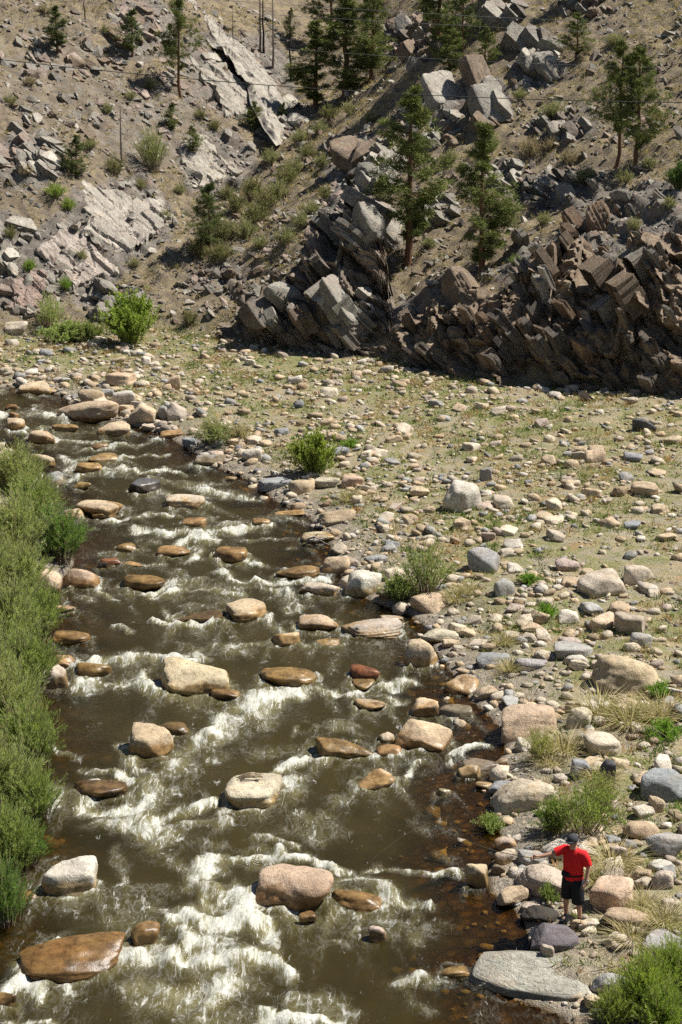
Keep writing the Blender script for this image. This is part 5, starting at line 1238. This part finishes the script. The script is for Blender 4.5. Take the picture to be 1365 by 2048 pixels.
# hillside shrubs
HS = [(505, 400, 90, 60, O_G), (560, 400, 80, 50, S_G), (470, 430, 70, 50, O_G), (600, 290, 60, 40, S_G), (640, 270, 50, 40, S_G), (540, 330, 70, 40, S_G), (590, 350, 70, 40, S_G), (490, 480, 80, 60, S_G),
      (380, 650, 50, 45, O_G), (230, 350, 60, 50, O_G), (280, 380, 40, 30, S_G), (360, 390, 40, 30, S_G), (110, 400, 70, 40, (.13, .19, .04)), (135, 420, 50, 35, (.14, .2, .04)), (60, 545, 50, 35, (.11, .19, .03)), (130, 585, 40, 40, (.11, .19, .03)),
      (165, 525, 40, 30, S_G), (20, 480, 40, 40, O_G), (50, 350, 50, 30, (.2, .16, .11)), (1060, 320, 70, 55, (.18, .155, .12)), (1110, 240, 90, 50, S_G), (1170, 370, 80, 50, S_G), (1250, 370, 60, 40, S_G), (1190, 440, 60, 40, S_G),
      (1260, 735, 70, 60, S_G), (1330, 700, 60, 50, S_G), (1155, 640, 50, 50, O_G), (1060, 620, 40, 40, S_G), (1330, 630, 50, 40, O_G), (1270, 460, 50, 40, S_G), (1030, 530, 40, 30, (.1, .15, .05)), (760, 400, 50, 40, S_G),
      (620, 430, 60, 40, S_G), (570, 490, 70, 50, S_G), (610, 550, 50, 40, S_G), (550, 600, 40, 40, S_G), (650, 400, 50, 35, O_G), (450, 480, 90, 60, O_G), (840, 250, 60, 40, (.2, .2, .11)), (960, 240, 40, 30, S_G),
      (700, 230, 50, 35, S_G), (740, 250, 50, 35, S_G), (520, 500, 50, 40, S_G), (90, 30, 50, 30, (.19, .17, .13)), (350, 20, 50, 30, O_G), (210, 70, 40, 30, S_G), (300, 180, 40, 30, S_G), (215, 230, 40, 30, S_G), (400, 240, 40, 30, O_G),
      (1230, 90, 60, 35, S_G), (1320, 250, 50, 35, (.2, .17, .12)), (1100, 300, 60, 35, (.19, .16, .12)), (1010, 420, 50, 35, S_G), (860, 500, 50, 30, S_G), (900, 330, 60, 40, S_G), (1040, 200, 50, 30, S_G), (330, 440, 40, 30, S_G), (270, 540, 40, 30, S_G), (530, 420, 90, 60, O_G), (575, 370, 80, 50, O_G), (455, 400, 60, 40, O_G), (510, 450, 90, 60, O_G), (615, 320, 60, 45, O_G), (645, 340, 50, 40, S_G), (660, 240, 60, 40, O_G), (600, 460, 60, 45, S_G), (400, 520, 80, 60, O_G), (440, 525, 90, 55, O_G), (985, 300, 60, 40, S_G), (1140, 330, 60, 40, (.18, .155, .12)), (1300, 340, 60, 40, S_G), (1340, 420, 50, 35, S_G), (1090, 450, 50, 35, S_G), (800, 480, 50, 35, S_G), (20, 210, 50, 30, S_G), (180, 300, 50, 30, S_G), (430, 260, 40, 30, O_G), (260, 200, 40, 28, S_G), (60, 170, 40, 28, (.19, .17, .13))]
HSN = [('tall pine', 815, 400), ('second pine', 963, 420), ('twin pines', 1250, 220), ('dark round pine', 418, 450), ('bright green bush', 262, 640), ('big rusty block', 705, 325), ('rock fins', 930, 210), ('pale rock face', 255, 440), ('pinkish white slab', 140, 515), ('shaded cliff', 1110, 690), ('bare snag', 245, 270), ('crooked pine near the top', 362, 100), ('gully pines', 680, 110), ('small pine of the upper slope', 1152, 80), ('rust brown crest block', 1180, 460), ('right edge slabs', 1330, 600)]
bk = {}
for q in HS:
    L = min(HSN, key=lambda l: (l[1] - q[0]) ** 2 + (l[2] - q[1]) ** 2); dx_, dy_ = q[0] - L[1], q[1] - L[2]
    wh = ('right of' if dx_ > 0 else 'left of') if abs(dx_) > abs(dy_) else ('below' if dy_ > 0 else 'above')
    bk.setdefault((L[0], wh), []).append((math.hypot(dx_, dy_), q))
for (ln, wh), lst in bk.items():
    for r_, (dd, q) in enumerate(sorted(lst, key=lambda t: t[0])):
        tone = 'green' if q[4][1] > q[4][0] * 1.25 else ('brownish' if q[4][0] > q[4][1] else 'grey-green')
        bush(q[0], q[1], q[2] * .9, q[3] * .85, 'sage', q[4], '%s hillside shrub, %s %s the %s' % (tone, ORD[r_], wh, ln), 'shrub', 'shrubs on the hillside')

# ---- pines
def pine_mesh(seed, h=8.0, rad=1.6, start=0.22, nb=52, tuft=11, needles=26, top=0.35, droop=0.1, r0=.115, gap=0.25, nl=.24, nw=.036):
    r = np.random.default_rng(seed); t = np.linspace(0, 1, 9)
    T = np.stack([np.cumsum(r.normal(size=9)) * .05 * h / 8, np.cumsum(r.normal(size=9)) * .05 * h / 8, t * h], 1); T[0, :2] = 0
    wood = [tube(T, r0 * (1 - t) ** .8 + .02, 8)]; LP, LD, LT = [], [], []
    clump = r.uniform(0, 6.28, 7)
    for b in range(nb):
        u = start + (1 - start) * (b + r.uniform()) / nb
        v = (u - start) / (1 - start)
        prof = (v / .3) ** .6 if v < .3 else (1 - (v - .3) / .7) ** .75 * (1 - top) + top * (1 - v)
        a = r.uniform(0, 6.28) if r.uniform() < .6 else clump[int(v * 6.9)] + r.normal() * .7
        if math.sin(v * 13 + a * 1.7 + clump[0]) > 1 - gap * 2 and v < .85: continue
        L = rad * max(prof, .12) * r.uniform(.5, 1.12)
        k = u * 8; i = min(int(k), 7); p0 = T[i] + (T[i + 1] - T[i]) * (k - i)
        s = np.linspace(0, 1, 6)[:, None]; d = np.array([math.cos(a), math.sin(a), 0])
        rise = (.15 + .75 * v) * L
        P = p0 + d * L * s + np.array([0, 0, 1]) * (rise * s ** 1.6 - droop * L * np.sin(s * 3.14)) + np.cumsum(r.normal(size=(6, 3)) * .03 * L, 0)
        wood.append(tube(P, np.linspace(.026, .007, 6) * (.5 + L / rad * .6) * h / 8, 4))
        nt = max(4, int(tuft * (.4 + L / rad)))
        for q in range(nt):
            f = (1 - r.uniform() ** 1.5 * .72) * 4.999; i = int(f); c = P[i] + (P[i + 1] - P[i]) * (f - i)
            c = c + r.normal(size=3) * np.array([.2, .2, .11]) * L * .9
            ax = d * .55 + np.array([0, 0, .75]) + r.normal(size=3) * .35; ax /= np.linalg.norm(ax)
            nd = ax * .45 + r.normal(size=(needles, 3)) * .62; nd /= np.linalg.norm(nd, axis=1, keepdims=True)
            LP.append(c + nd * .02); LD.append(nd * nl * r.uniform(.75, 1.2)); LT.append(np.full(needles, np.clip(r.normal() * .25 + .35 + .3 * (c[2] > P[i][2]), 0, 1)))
    LP, LD, LT = np.concatenate(LP), np.concatenate(LD), np.concatenate(LT); n = len(LP)
    S = np.cross(LD, r.normal(size=(n, 3))); S /= np.linalg.norm(S, axis=1, keepdims=True) + 1e-9; S *= nw
    V = np.stack([LP - S * .35, LP + LD * .5 + S * .5, LP + LD - S * .2], 1).reshape(-1, 3); F = np.arange(n * 3).reshape(-1, 3)
    wv, wf = cat_meshes(wood)
    return mesh('crown', V, F, False, {'tone': np.repeat(LT, 3)}), mesh('trunk', wv, wf, True), h
PINE = [pine_mesh(1, 8, 1.5, .18, 88, 12, top=.3, gap=.2), pine_mesh(2, 8, 1.45, .08, 86, 13, top=.25, gap=.15), pine_mesh(3, 8, 2.3, .30, 60, 18, gap=.35, top=.6), pine_mesh(4, 8, 2.0, .16, 76, 15, top=.5), pine_mesh(5, 8, 2.6, .05, 80, 17, top=.6, gap=.05)]
def pine(px, py, top, wpx, k, label, name='pine_tree', colr=(.075, .105, .035), bark='bark', rz=None, group='pines on the hillside'):
    p = at1(px, py, False); s = ppm(p.y, p.z); H = (py - top) / s / .98
    cr, tk, h = PINE[k]; wid = [2.7, 2.9, 4.6, 4.0, 5.2][k]
    e = bpy.data.objects.new(name, None); COL.objects.link(e); e.location = (p.x, p.y, p.z - .08)
    e.scale = (wpx / s / wid,) * 2 + (H / h,); e.rotation_euler = (0, 0, (px * .37) % 6.28 if rz is None else rz)
    tag(e, label, 'tree', group)
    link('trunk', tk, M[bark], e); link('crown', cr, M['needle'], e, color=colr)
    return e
D_P = (.066, .084, .034)
PN = [(815, 532, 195, 165, 0, 'tallest pine, orange trunk, standing on the ridge nose', None), (963, 542, 258, 150, 1, 'slender pine right of the tallest one on the cliff top', None), (1233, 334, 98, 150, 2, 'left of the twin dark pines on the right slope', None), (1272, 330, 105, 140, 3, 'right of the twin dark pines on the right slope', None),
      (1152, 120, 28, 80, 3, 'small pine high on the right slope', None), (897, 156, 50, 70, 0, 'small pine left of another above the rock fins', None), (972, 140, 52, 64, 3, 'small pine right of another above the rock fins', None), (362, 195, 8, 110, 2, 'crooked pine with clumps near the top of the left hill', None),
      (265, 112, 22, 80, 3, 'small open pine left of the crooked one near the top', D_P), (115, 107, 18, 64, 0, 'small dark pine high on the left hill', D_P), (418, 505, 368, 115, 3, 'dark round pine at the gully mouth', D_P), (155, 352, 272, 80, 4, 'bushy pine above the pale rock face', D_P),
      (690, 192, 5, 150, 1, 'largest pine of the gully cluster', None), (632, 212, 50, 120, 1, 'leftmost pine of the gully cluster, reaching lowest', None), (742, 165, -20, 130, 3, 'rightmost pine of the gully cluster', None), (880, 112, -50, 130, 1, 'pine cut by the top edge right of the gully', None), (925, 126, -60, 80, 3, 'dark pine cut by the top edge above the rock fins', D_P),
      (582, 75, 18, 40, 4, 'small green pine behind the charred trunks', None), (345, 258, 205, 50, 4, 'little pine below the crooked one', None), (386, 302, 250, 55, 4, 'little pine above the pale tilted slab', None), (510, 256, 203, 62, 4, 'little pine at the foot of the slab ridge', None),
      (567, 235, 205, 34, 4, 'tiniest pine, right of the slab ridge foot', None), (660, 80, -60, 110, 3, 'pine at the top edge behind the gully cluster', D_P), (960, 5, -90, 70, 0, 'pine trunk at the top edge, upper right', None), (1160, 5, -90, 70, 0, 'pine trunk at the top edge, far right', None), (755, 25, -70, 80, 3, 'pine at the top edge above the dark gully rocks', D_P)]
for px, py, tp, w_, k, lab, c_ in PN: pine(px, py, tp, w_, k, lab, colr=c_ or (.09, .108, .04))
bush(305, 345, 85, 95, 'sparse', (.16, .185, .085), 'wispy grey-green tree on the left hill below the crooked pine', 'leafy_bush')
# ---- dead trees
def snag_mesh(seed, h=6.0, nb=18, r0=.1, brL=.8):
    r = np.random.default_rng(seed); t = np.linspace(0, 1, 8)
    T = np.stack([np.cumsum(r.normal(size=8)) * .04, np.cumsum(r.normal(size=8)) * .04, t * h], 1); T[0, :2] = 0
    br = []
    for b in range(nb):
        u = r.uniform(.25, .97); k = u * 7; i = int(k); p0 = T[i] + (T[i + 1] - T[i]) * (k - i); a = r.uniform(0, 6.28); L = brL * (1.1 - u) * r.uniform(.4, 1.3)
        s = np.linspace(0, 1, 5)[:, None]
        P = p0 + np.array([math.cos(a), math.sin(a), .25]) * L * s + np.cumsum(r.normal(size=(5, 3)) * .05 * L, 0)
        br.append(tube(P, np.linspace(.022, .006, 5), 4))
    return mesh('trunk', *tube(T, r0 * (1 - t * .8), 7)), mesh('branches', *cat_meshes(br))
SN = [snag_mesh(1), snag_mesh(2, nb=26, brL=1.3), snag_mesh(3, nb=34, brL=2.4, r0=.07)]
for px, py, tp, k, mt, lab in [(245, 330, 205, 0, 'snag', 'bare grey snag on the left hill above the pale rock face'), (520, 102, -30, 0, 'char', 'left of two charred trunks side by side at the top'), (528, 106, -30, 1, 'char', 'right of two charred trunks side by side at the top'), (546, 134, -10, 0, 'char', 'charred trunk standing apart right of the charred pair'),
                               (468, 98, 18, 2, 'char', 'dead branching bush left of the charred trunks'), (582, 162, 28, 1, 'snag', 'thin dead tree at the left edge of the gully pines'), (171, 42, -30, 1, 'char', 'dark dead tree at the top left edge'), (505, 192, 160, 2, 'snag', 'small rust-brown dead bush on the slab ridge')]:
    p = at1(px, py, False); s = ppm(p.y, p.z); H = (py - tp) / s; e = bpy.data.objects.new('dead_tree', None); COL.objects.link(e); e.location = (p.x, p.y, p.z - .05)
    e.scale = (min(1, H / 5),) * 2 + (H / 6,); e.rotation_euler = (0, 0, px * .7 % 6.28); tag(e, lab, 'dead tree', 'dead trees on the hillside')
    link('trunk', SN[k][0], M[mt], e); link('branches', SN[k][1], M[mt], e)
# ---- straw tussocks near the fisherman
def tussock(seed, n=260):
    r = np.random.default_rng(seed); global rng; keep = rng; rng = r
    a = r.uniform(0, 6.28, n); q = r.uniform(0, 1, n) ** .6; P = np.stack([np.cos(a) * q * .22, np.sin(a) * q * .22, np.full(n, -.03)], 1)
    D = np.stack([np.cos(a) * q * 1.3, np.sin(a) * q * 1.3, np.ones(n)], 1); D /= np.linalg.norm(D, axis=1, keepdims=True)
    pal = np.array([G_PALE, G_STRAW, (.36, .32, .15), (.22, .23, .08)])[r.choice(4, n, p=[.42, .35, .15, .08])] * r.uniform(.75, 1.2, (n, 1))
    V, F, c = blades(P, D, r.uniform(.35, .75, n), r.uniform(.010, .018, n), r.uniform(.3, .9, n), pal); rng = keep
    return mesh('grass_tussock', V, F, False, None, c)
TU = [tussock(i) for i in range(5)]
for i, (a, b, w_, lab) in enumerate([(1200, 1430, 120, 'straw tussock right of the pale boulder near the big orange-tan one'), (1260, 1450, 120, 'large straw tussock below the very big tan boulder'), (1320, 1440, 110, 'straw tussock at the right edge below the very big tan boulder'), (1130, 1500, 100, 'straw tussock below the big orange-tan boulder'),
                                     (1100, 1530, 80, 'straw tussock right of the pool rocks'), (1225, 1735, 110, 'straw tussock just right of the fisherman\'s shoulder'), (1200, 1760, 90, 'straw tussock behind the fisherman\'s hanging hand'), (1285, 1815, 80, 'straw tussock growing over the tan boulder'), (1330, 1850, 100, 'straw tussock at the right edge below the tan boulder'),
                                     (1265, 1880, 110, 'straw tussock below the orange-tan boulder'), (1020, 1340, 60, 'straw tussock above the orange-tan smooth shore boulder'), (915, 1200, 70, 'straw tussock right of the wispy shore bush'), (940, 1185, 60, 'second straw tussock right of the wispy shore bush'), (1010, 1290, 60, 'straw tussock right of the cream shore slab'), (1290, 1300, 60, 'straw tussock above the very big tan boulder'), (1200, 1560, 80, 'straw tussock under the dark pointed block'), (700, 1000, 60, 'straw tussock above the orange-tan flat shore boulder')]):
    p = at1(a, b); s = ppm(p.y, p.z); k = w_ / s / 0.95
    tag(link('grass_tussock', TU[i % 5], M['grass'], None, p, (0, 0, i * 1.3), (k, k, k * .85)), lab, 'grass tussock', 'straw tussocks')
# ------------------------------------------------------------------ fisherman
skin_m = plain('skin', (.42, .235, .155), .6, 0, 30, .12); red_m = plain('red_cotton', (.60, .012, .014), .8, .3, 9, .18); black_m = plain('black_cloth', (.012, .012, .015), .85, .3, 12, .3)
shoe_m = plain('dark_shoe', (.02, .021, .025), .6, 0, 20, .3); cap_m = plain('cap_cloth', (.042, .042, .048), .85, 0, 20, .3); lens_m = plain('sunglasses', (.005, .005, .006), .15, 0, 5, .1, .6); hair_m = plain('grey_hair', (.30, .28, .26), .8, .4, 60, .3); steel_m = plain('watch_metal', (.32, .32, .33), .35, 0, 20, .1, .6)
def loft(rings, n=18, caps=True):                      # rings: (cx,cy,cz, rx, ry, tiltx)
    V = []; th = np.arange(n) * 2 * math.pi / n
    for (cx, cy, cz, rx, ry, *tl) in rings:
        t = tl[0] if tl else 0.0
        V.append(np.stack([cx + rx * np.cos(th), cy + ry * np.sin(th), cz + t * ry * np.sin(th)], 1))
    m = len(V); V = np.concatenate(V); F = []
    for i in range(m - 1):
        for j in range(n): F.append((i * n + j, i * n + (j + 1) % n, (i + 1) * n + (j + 1) % n, (i + 1) * n + j))
    F = [tuple(f) for f in F]
    if caps:
        for b, fl in ((0, 1), ((m - 1) * n, 0)):
            c = len(V); V = np.concatenate([V, V[b:b + n].mean(0, keepdims=True)])
            for j in range(n):
                k = (j + 1) % n; F.append((b + k, b + j, c, c) if fl else (b + j, b + k, c, c))
    F = np.array(F); tri = quad2tri(F); tri = tri[(tri[:, 0] != tri[:, 1]) & (tri[:, 1] != tri[:, 2]) & (tri[:, 0] != tri[:, 2])]
    return V, tri
def path_loft(P, rads, n=14):
    V, F = tube(np.asarray(P, float), np.asarray(rads, float), n); return V, quad2tri(F)
def skin_body(name, verts, edges, radii, root, parent, mat):
    me = bpy.data.meshes.new(name); me.from_pydata(verts, edges, []); me.materials.append(mat)
    o = bpy.data.objects.new(name, me); COL.objects.link(o); o.parent = parent
    md = o.modifiers.new('skin', 'SKIN'); md.use_smooth_shade = True
    for i, rr in enumerate(radii):
        me.skin_vertices[0].data[i].radius = (rr, rr) if not isinstance(rr, tuple) else rr
        me.skin_vertices[0].data[i].use_root = (i == root)
    sb = o.modifiers.new('subdivision', 'SUBSURF'); sb.levels = 2; sb.render_levels = 2
    return o
fp = at1(1143, 1846); fp.z = float(gz(fp.x, fp.y)) + .03
man = bpy.data.objects.new('person', None); COL.objects.link(man); man.location = fp; man.rotation_euler = (0, 0, R(-38))
tag(man, 'fisherman in red t-shirt, black shorts and dark cap casting from the bank', 'person')
# joints: facing -Y, own left is +X
J = {'pel': (0, .0, .96), 'sp': (0, .02, 1.16), 'ch': (0, .02, 1.36), 'nk': (0, .0, 1.50), 'nk2': (-.005, -.02, 1.56), 'hd': (-.015, -.035, 1.645), 'ht': (-.02, -.025, 1.73), 'nose': (-.03, -.135, 1.635), 'chin': (-.02, -.095, 1.575),
     'sR': (-.185, .01, 1.44), 'eR': (-.37, -.18, 1.335), 'wR': (-.54, -.32, 1.29), 'pR': (-.59, -.36, 1.28), 'sL': (.185, .02, 1.44), 'eL': (.275, .07, 1.17), 'wL': (.285, -.02, .94), 'pL': (.28, -.045, .87),
     'hR': (-.095, 0, .92), 'kR': (-.115, -.03, .50), 'aR': (-.125, .02, .10), 'fR': (-.14, -.10, .05), 'hL': (.095, 0, .92), 'kL': (.135, -.01, .50), 'aL': (.155, .05, .10), 'fL': (.18, -.07, .05)}
RAD = dict(pel=.12, sp=.125, ch=.13, nk=.055, nk2=.052, hd=(.085, .092), ht=.06, nose=.014, chin=.035, sR=.062, eR=.048, wR=.034, pR=.038, sL=.062, eL=.046, wL=.032, pL=.036, hR=.085, kR=.058, aR=.04, fR=.035, hL=.085, kL=.058, aL=.04, fL=.035)
ED = [('pel', 'sp'), ('sp', 'ch'), ('ch', 'nk'), ('nk', 'nk2'), ('nk2', 'hd'), ('hd', 'ht'), ('hd', 'nose'), ('nk2', 'chin'), ('ch', 'sR'), ('sR', 'eR'), ('eR', 'wR'), ('wR', 'pR'), ('ch', 'sL'), ('sL', 'eL'), ('eL', 'wL'), ('wL', 'pL'), ('pel', 'hR'), ('hR', 'kR'), ('kR', 'aR'), ('aR', 'fR'), ('pel', 'hL'), ('hL', 'kL'), ('kL', 'aL'), ('aL', 'fL')]
verts = list(J.values()); names = list(J.keys()); rad = [RAD[k] for k in names]; edges = [(names.index(a), names.index(b)) for a, b in ED]
def fingers(palm, dirv, sidev, curl, thumb):
    dv, sv, cv = Vector(dirv).normalized(), Vector(sidev).normalized(), Vector(curl).normalized(); b = names.index(palm); pb = Vector(J[palm])
    for q, (off, ln) in enumerate([(-.027, .062), (-.009, .072), (.009, .069), (.026, .054)]):
        p0 = pb + sv * off + dv * .032; p1 = p0 + dv * ln * .45 + cv * ln * .18; p2 = p1 + dv * ln * .12 + cv * ln * .5
        i = len(verts); verts.extend([tuple(p0), tuple(p1), tuple(p2)]); rad.extend([.010, .0095, .0085]); edges.extend([(b, i), (i, i + 1), (i + 1, i + 2)])
    p0 = pb + sv * thumb * .03 - dv * .01; p1 = p0 + sv * thumb * .022 + dv * .03; p2 = p1 + dv * .028 + cv * .012
    i = len(verts); verts.extend([tuple(p0), tuple(p1), tuple(p2)]); rad.extend([.012, .011, .0095]); edges.extend([(b, i), (i, i + 1), (i + 1, i + 2)])
fingers('pR', (-.75, -.65, 0), (-.1, 0, 1), (.6, -.7, -.1), 1); fingers('pL', (-.05, -.3, -1), (0, 1, -.2), (-1, 0, -.2), -1)
skin_body('body', verts, edges, rad, 0, man, skin_m)
torso = loft([(0, .0, .90, .195, .145), (0, .0, .94, .20, .15), (0, .0, 1.02, .192, .15), (0, -.005, 1.10, .195, .158), (0, 0, 1.22, .20, .155), (0, .01, 1.34, .215, .145), (0, .015, 1.42, .215, .125), (0, .01, 1.475, .15, .095), (0, 0, 1.505, .078, .07), (0, -.005, 1.52, .068, .062)])
sl1 = path_loft([(-.12, .01, 1.42), (-.185, .0, 1.43), (-.265, -.075, 1.395), (-.32, -.13, 1.37)], [.09, .092, .085, .08]); sl2 = path_loft([(.12, .01, 1.42), (.19, .015, 1.43), (.235, .04, 1.33), (.262, .06, 1.22)], [.09, .092, .082, .08])
V, F = cat_meshes([torso, sl1, sl2]); V = V + 0.008 * np.stack([n3(V, 5, 9.0), n3(V, 8, 9.0), n3(V, 11, 7.0)], 1)
link('t_shirt', mesh('t_shirt', V, F), red_m, man)
sh1 = loft([(-.10, 0, .50, .115, .125), (-.105, 0, .56, .118, .125), (-.10, 0, .75, .12, .13), (-.085, 0, .93, .115, .135)]); sh2 = loft([(.125, .0, .45, .115, .125), (.12, .0, .55, .118, .125), (.105, 0, .75, .12, .13), (.085, 0, .93, .115, .135)]); hp = loft([(0, 0, .80, .20, .14), (0, 0, .92, .192, .146), (0, 0, .965, .185, .142)])
V, F = cat_meshes([sh1, sh2, hp]); V = V + 0.010 * np.stack([n3(V, 15, 8.0), n3(V, 18, 8.0), n3(V, 21, 6.0)], 1)
link('shorts', mesh('shorts', V, F), black_m, man)
wp = loft([(0, -.004, 1.0, .207, .166), (0, -.004, 1.03, .208, .166)], caps=False); pk = loft([(-.06, -.165, .985, .075, .03), (-.06, -.17, 1.0, .085, .045), (-.06, -.17, 1.06, .085, .045), (-.06, -.165, 1.075, .07, .03)])
link('waist_pack', mesh('waist_pack', *cat_meshes([wp, pk])), black_m, man)
cap = loft([(-.018, -.03, 1.665, .098, .112), (-.018, -.028, 1.70, .10, .112), (-.018, -.025, 1.745, .088, .098), (-.018, -.02, 1.775, .055, .062), (-.018, -.02, 1.785, .015, .015)]); brim = loft([(-.022, -.115, 1.672, .08, .085, .12), (-.022, -.115, 1.684, .08, .085, .12)])
cp = link('cap', mesh('cap', *cat_meshes([cap])), cap_m, man); link('brim', mesh('brim', *brim), cap_m, cp)
link('hair', mesh('hair', *loft([(-.018, .005, 1.59, .075, .08), (-.018, -.005, 1.63, .092, .098), (-.018, -.01, 1.67, .095, .10)])), hair_m, man)
link('sunglasses', mesh('sunglasses', *cat_meshes([loft([(-.055, -.118, 1.635, .03, .014), (-.055, -.12, 1.66, .034, .015)]), loft([(.012, -.118, 1.635, .03, .014), (.012, -.12, 1.66, .034, .015)]), loft([(-.02, -.06, 1.648, .094, .07), (-.02, -.06, 1.656, .094, .07)], caps=False)])), lens_m, man)
for (ax, ay), (tx, ty) in (((-.125, .02), (-.145, -.13)), ((.155, .05), (.185, -.10))):
    V, F = loft([(0, -.045, -.035, .046, .145), (0, -.045, .0, .05, .15), (0, -.04, .035, .047, .135), (0, -.005, .075, .045, .085), (0, .03, .12, .05, .055), (0, .03, .15, .048, .05)])
    yaw = math.atan2(tx - ax, -(ty - ay)); o = link('shoe', mesh('shoe', V, F), shoe_m, man, (ax, ay - .02, .0), (0, 0, yaw))
    link('sole', mesh('sole', *loft([(0, -.045, -.05, .05, .15), (0, -.045, -.03, .053, .155)])), plain('sole_rubber', (.10, .10, .10), .8), o)
link('wristwatch', mesh('wristwatch', *cat_meshes([path_loft([(.287, -.005, .965), (.283, -.018, .935)], [.034, .034]), loft([(.322, -.012, .935, .008, .02), (.322, -.012, .965, .008, .02)])])), steel_m, man)
# rod, held in the outstretched hand
hand = Matrix.Rotation(R(-38), 3, 'Z') @ Vector((-.63, -.395, 1.275)) + fp
tip = hand + Vector((-1.85, .55, .42))
t = np.linspace(0, 1, 14)
RP = np.array(hand)[None] * (1 - t)[:, None] + np.array(tip)[None] * t[:, None]; RP[:, 2] += -.14 * np.sin(t * 3.14) * (1 - .3 * t); 
rod = bpy.data.objects.new('fishing_rod', None); COL.objects.link(rod); rod.location = hand; tag(rod, 'thin fly rod held out over the water by the fisherman', 'fishing rod')
RL = RP - np.array(hand)
back = np.concatenate([[-(RL[1] - RL[0]) * .9], RL[:2]])
link('rod_blank', mesh('rod_blank', *tube(RL, np.linspace(.0085, .003, 14), 6)), plain('rod_graphite', (.06, .05, .03), .4), rod)
link('grip', mesh('grip', *tube(back, [.014, .014, .011], 8)), plain('cork', (.42, .30, .17), .9), rod)
link('reel', mesh('reel', *loft([(.0, .03, -.07, .03, .018), (.0, .03, -.055, .04, .02), (.0, .03, -.02, .04, .02), (.0, .03, -.005, .03, .018)])), steel_m, rod)
ln = np.stack([np.linspace(0, 1, 10)] * 3, 1) * np.array([-2.2, -.2, -2.0]) + np.array(tip); ln[:, 2] = tip.z + (.02 - tip.z) * np.linspace(0, 1, 10) ** 1.4
tag(link('fishing_line', mesh('fishing_line', *tube(ln, .0014, 3)), plain('line_nylon', (.5, .5, .45), .4)), 'fine fishing line falling from the rod tip to the water', 'fishing line')
# ------------------------------------------------------------------ twigs and driftwood
r2 = np.random.default_rng(5)
bx_, by_, rx2, ry2, hh_ = [q for q in BOULDERS if q[6] == 507][0][:5]
tw = [tube(np.array([bx_ - .42 + r2.uniform(-.08, .08), by_ + r2.uniform(.05, .25), hh_ * .72]) + np.cumsum(np.array([[0, 0, 0]] + [[.11 + r2.normal() * .02, r2.normal() * .015, k] for k in (.09, .06, .03, .0, -.03)]), 0), .007, 4) for _ in range(12)]
tag(link('twigs', mesh('twigs', *cat_meshes(tw)), M['stem']), 'tuft of dry twigs caught on the smooth cream-topped boulder', 'twigs')
p = at1(632, 1094)
dw = [tube(np.array([p.x - .3, p.y + .1, .2]) + np.cumsum(np.array([[0, 0, 0]] + [[.11 + r2.normal() * .04, r2.normal() * .06, r2.normal() * .05] for _k in range(5)]), 0), np.linspace(.035, .012, 6), 6) for _ in range(6)]
tag(link('driftwood', mesh('driftwood', *cat_meshes(dw)), M['drift']), 'bleached driftwood branches stranded on the flat tan shore rock', 'driftwood')
# ------------------------------------------------------------------ power lines across the valley
def wire(pts, D, rad, mat, label):
    P = []
    px = np.array([p[0] for p in pts], float); py = np.array([p[1] for p in pts], float)
    co = np.polyfit(px, py, 2); qx = np.linspace(-900, 2300, 60); qy = np.polyval(co, qx)
    x, y, z = at_dist(qx, qy, D); P = np.stack([x, np.full(60, D), z], 1)
    V, F = tube(P, rad, 5)
    tag(link('power_line', mesh('power_line', V, F), M[mat]), label, 'power line', 'power lines crossing the valley')
wire([(0, 118), (100, 130), (250, 147), (400, 161), (683, 178), (1000, 197), (1365, 205)], 60.0, .013, 'wire', 'thick dark power line, lowest of all, crossing the whole width')
wire([(320, 76), (682, 105), (832, 115), (1132, 131), (1365, 135)], 61.5, .005, 'wire_pale', 'thin power line just above the thick dark one')
wire([(640, 35), (682, 38), (952, 52), (1132, 62), (1365, 72)], 62.0, .006, 'wire_pale', 'thin power line, second from the top')
wire([(440, 0), (682, 16), (982, 34), (1132, 41), (1365, 50)], 63.0, .006, 'wire_pale', 'thin power line, highest of all')
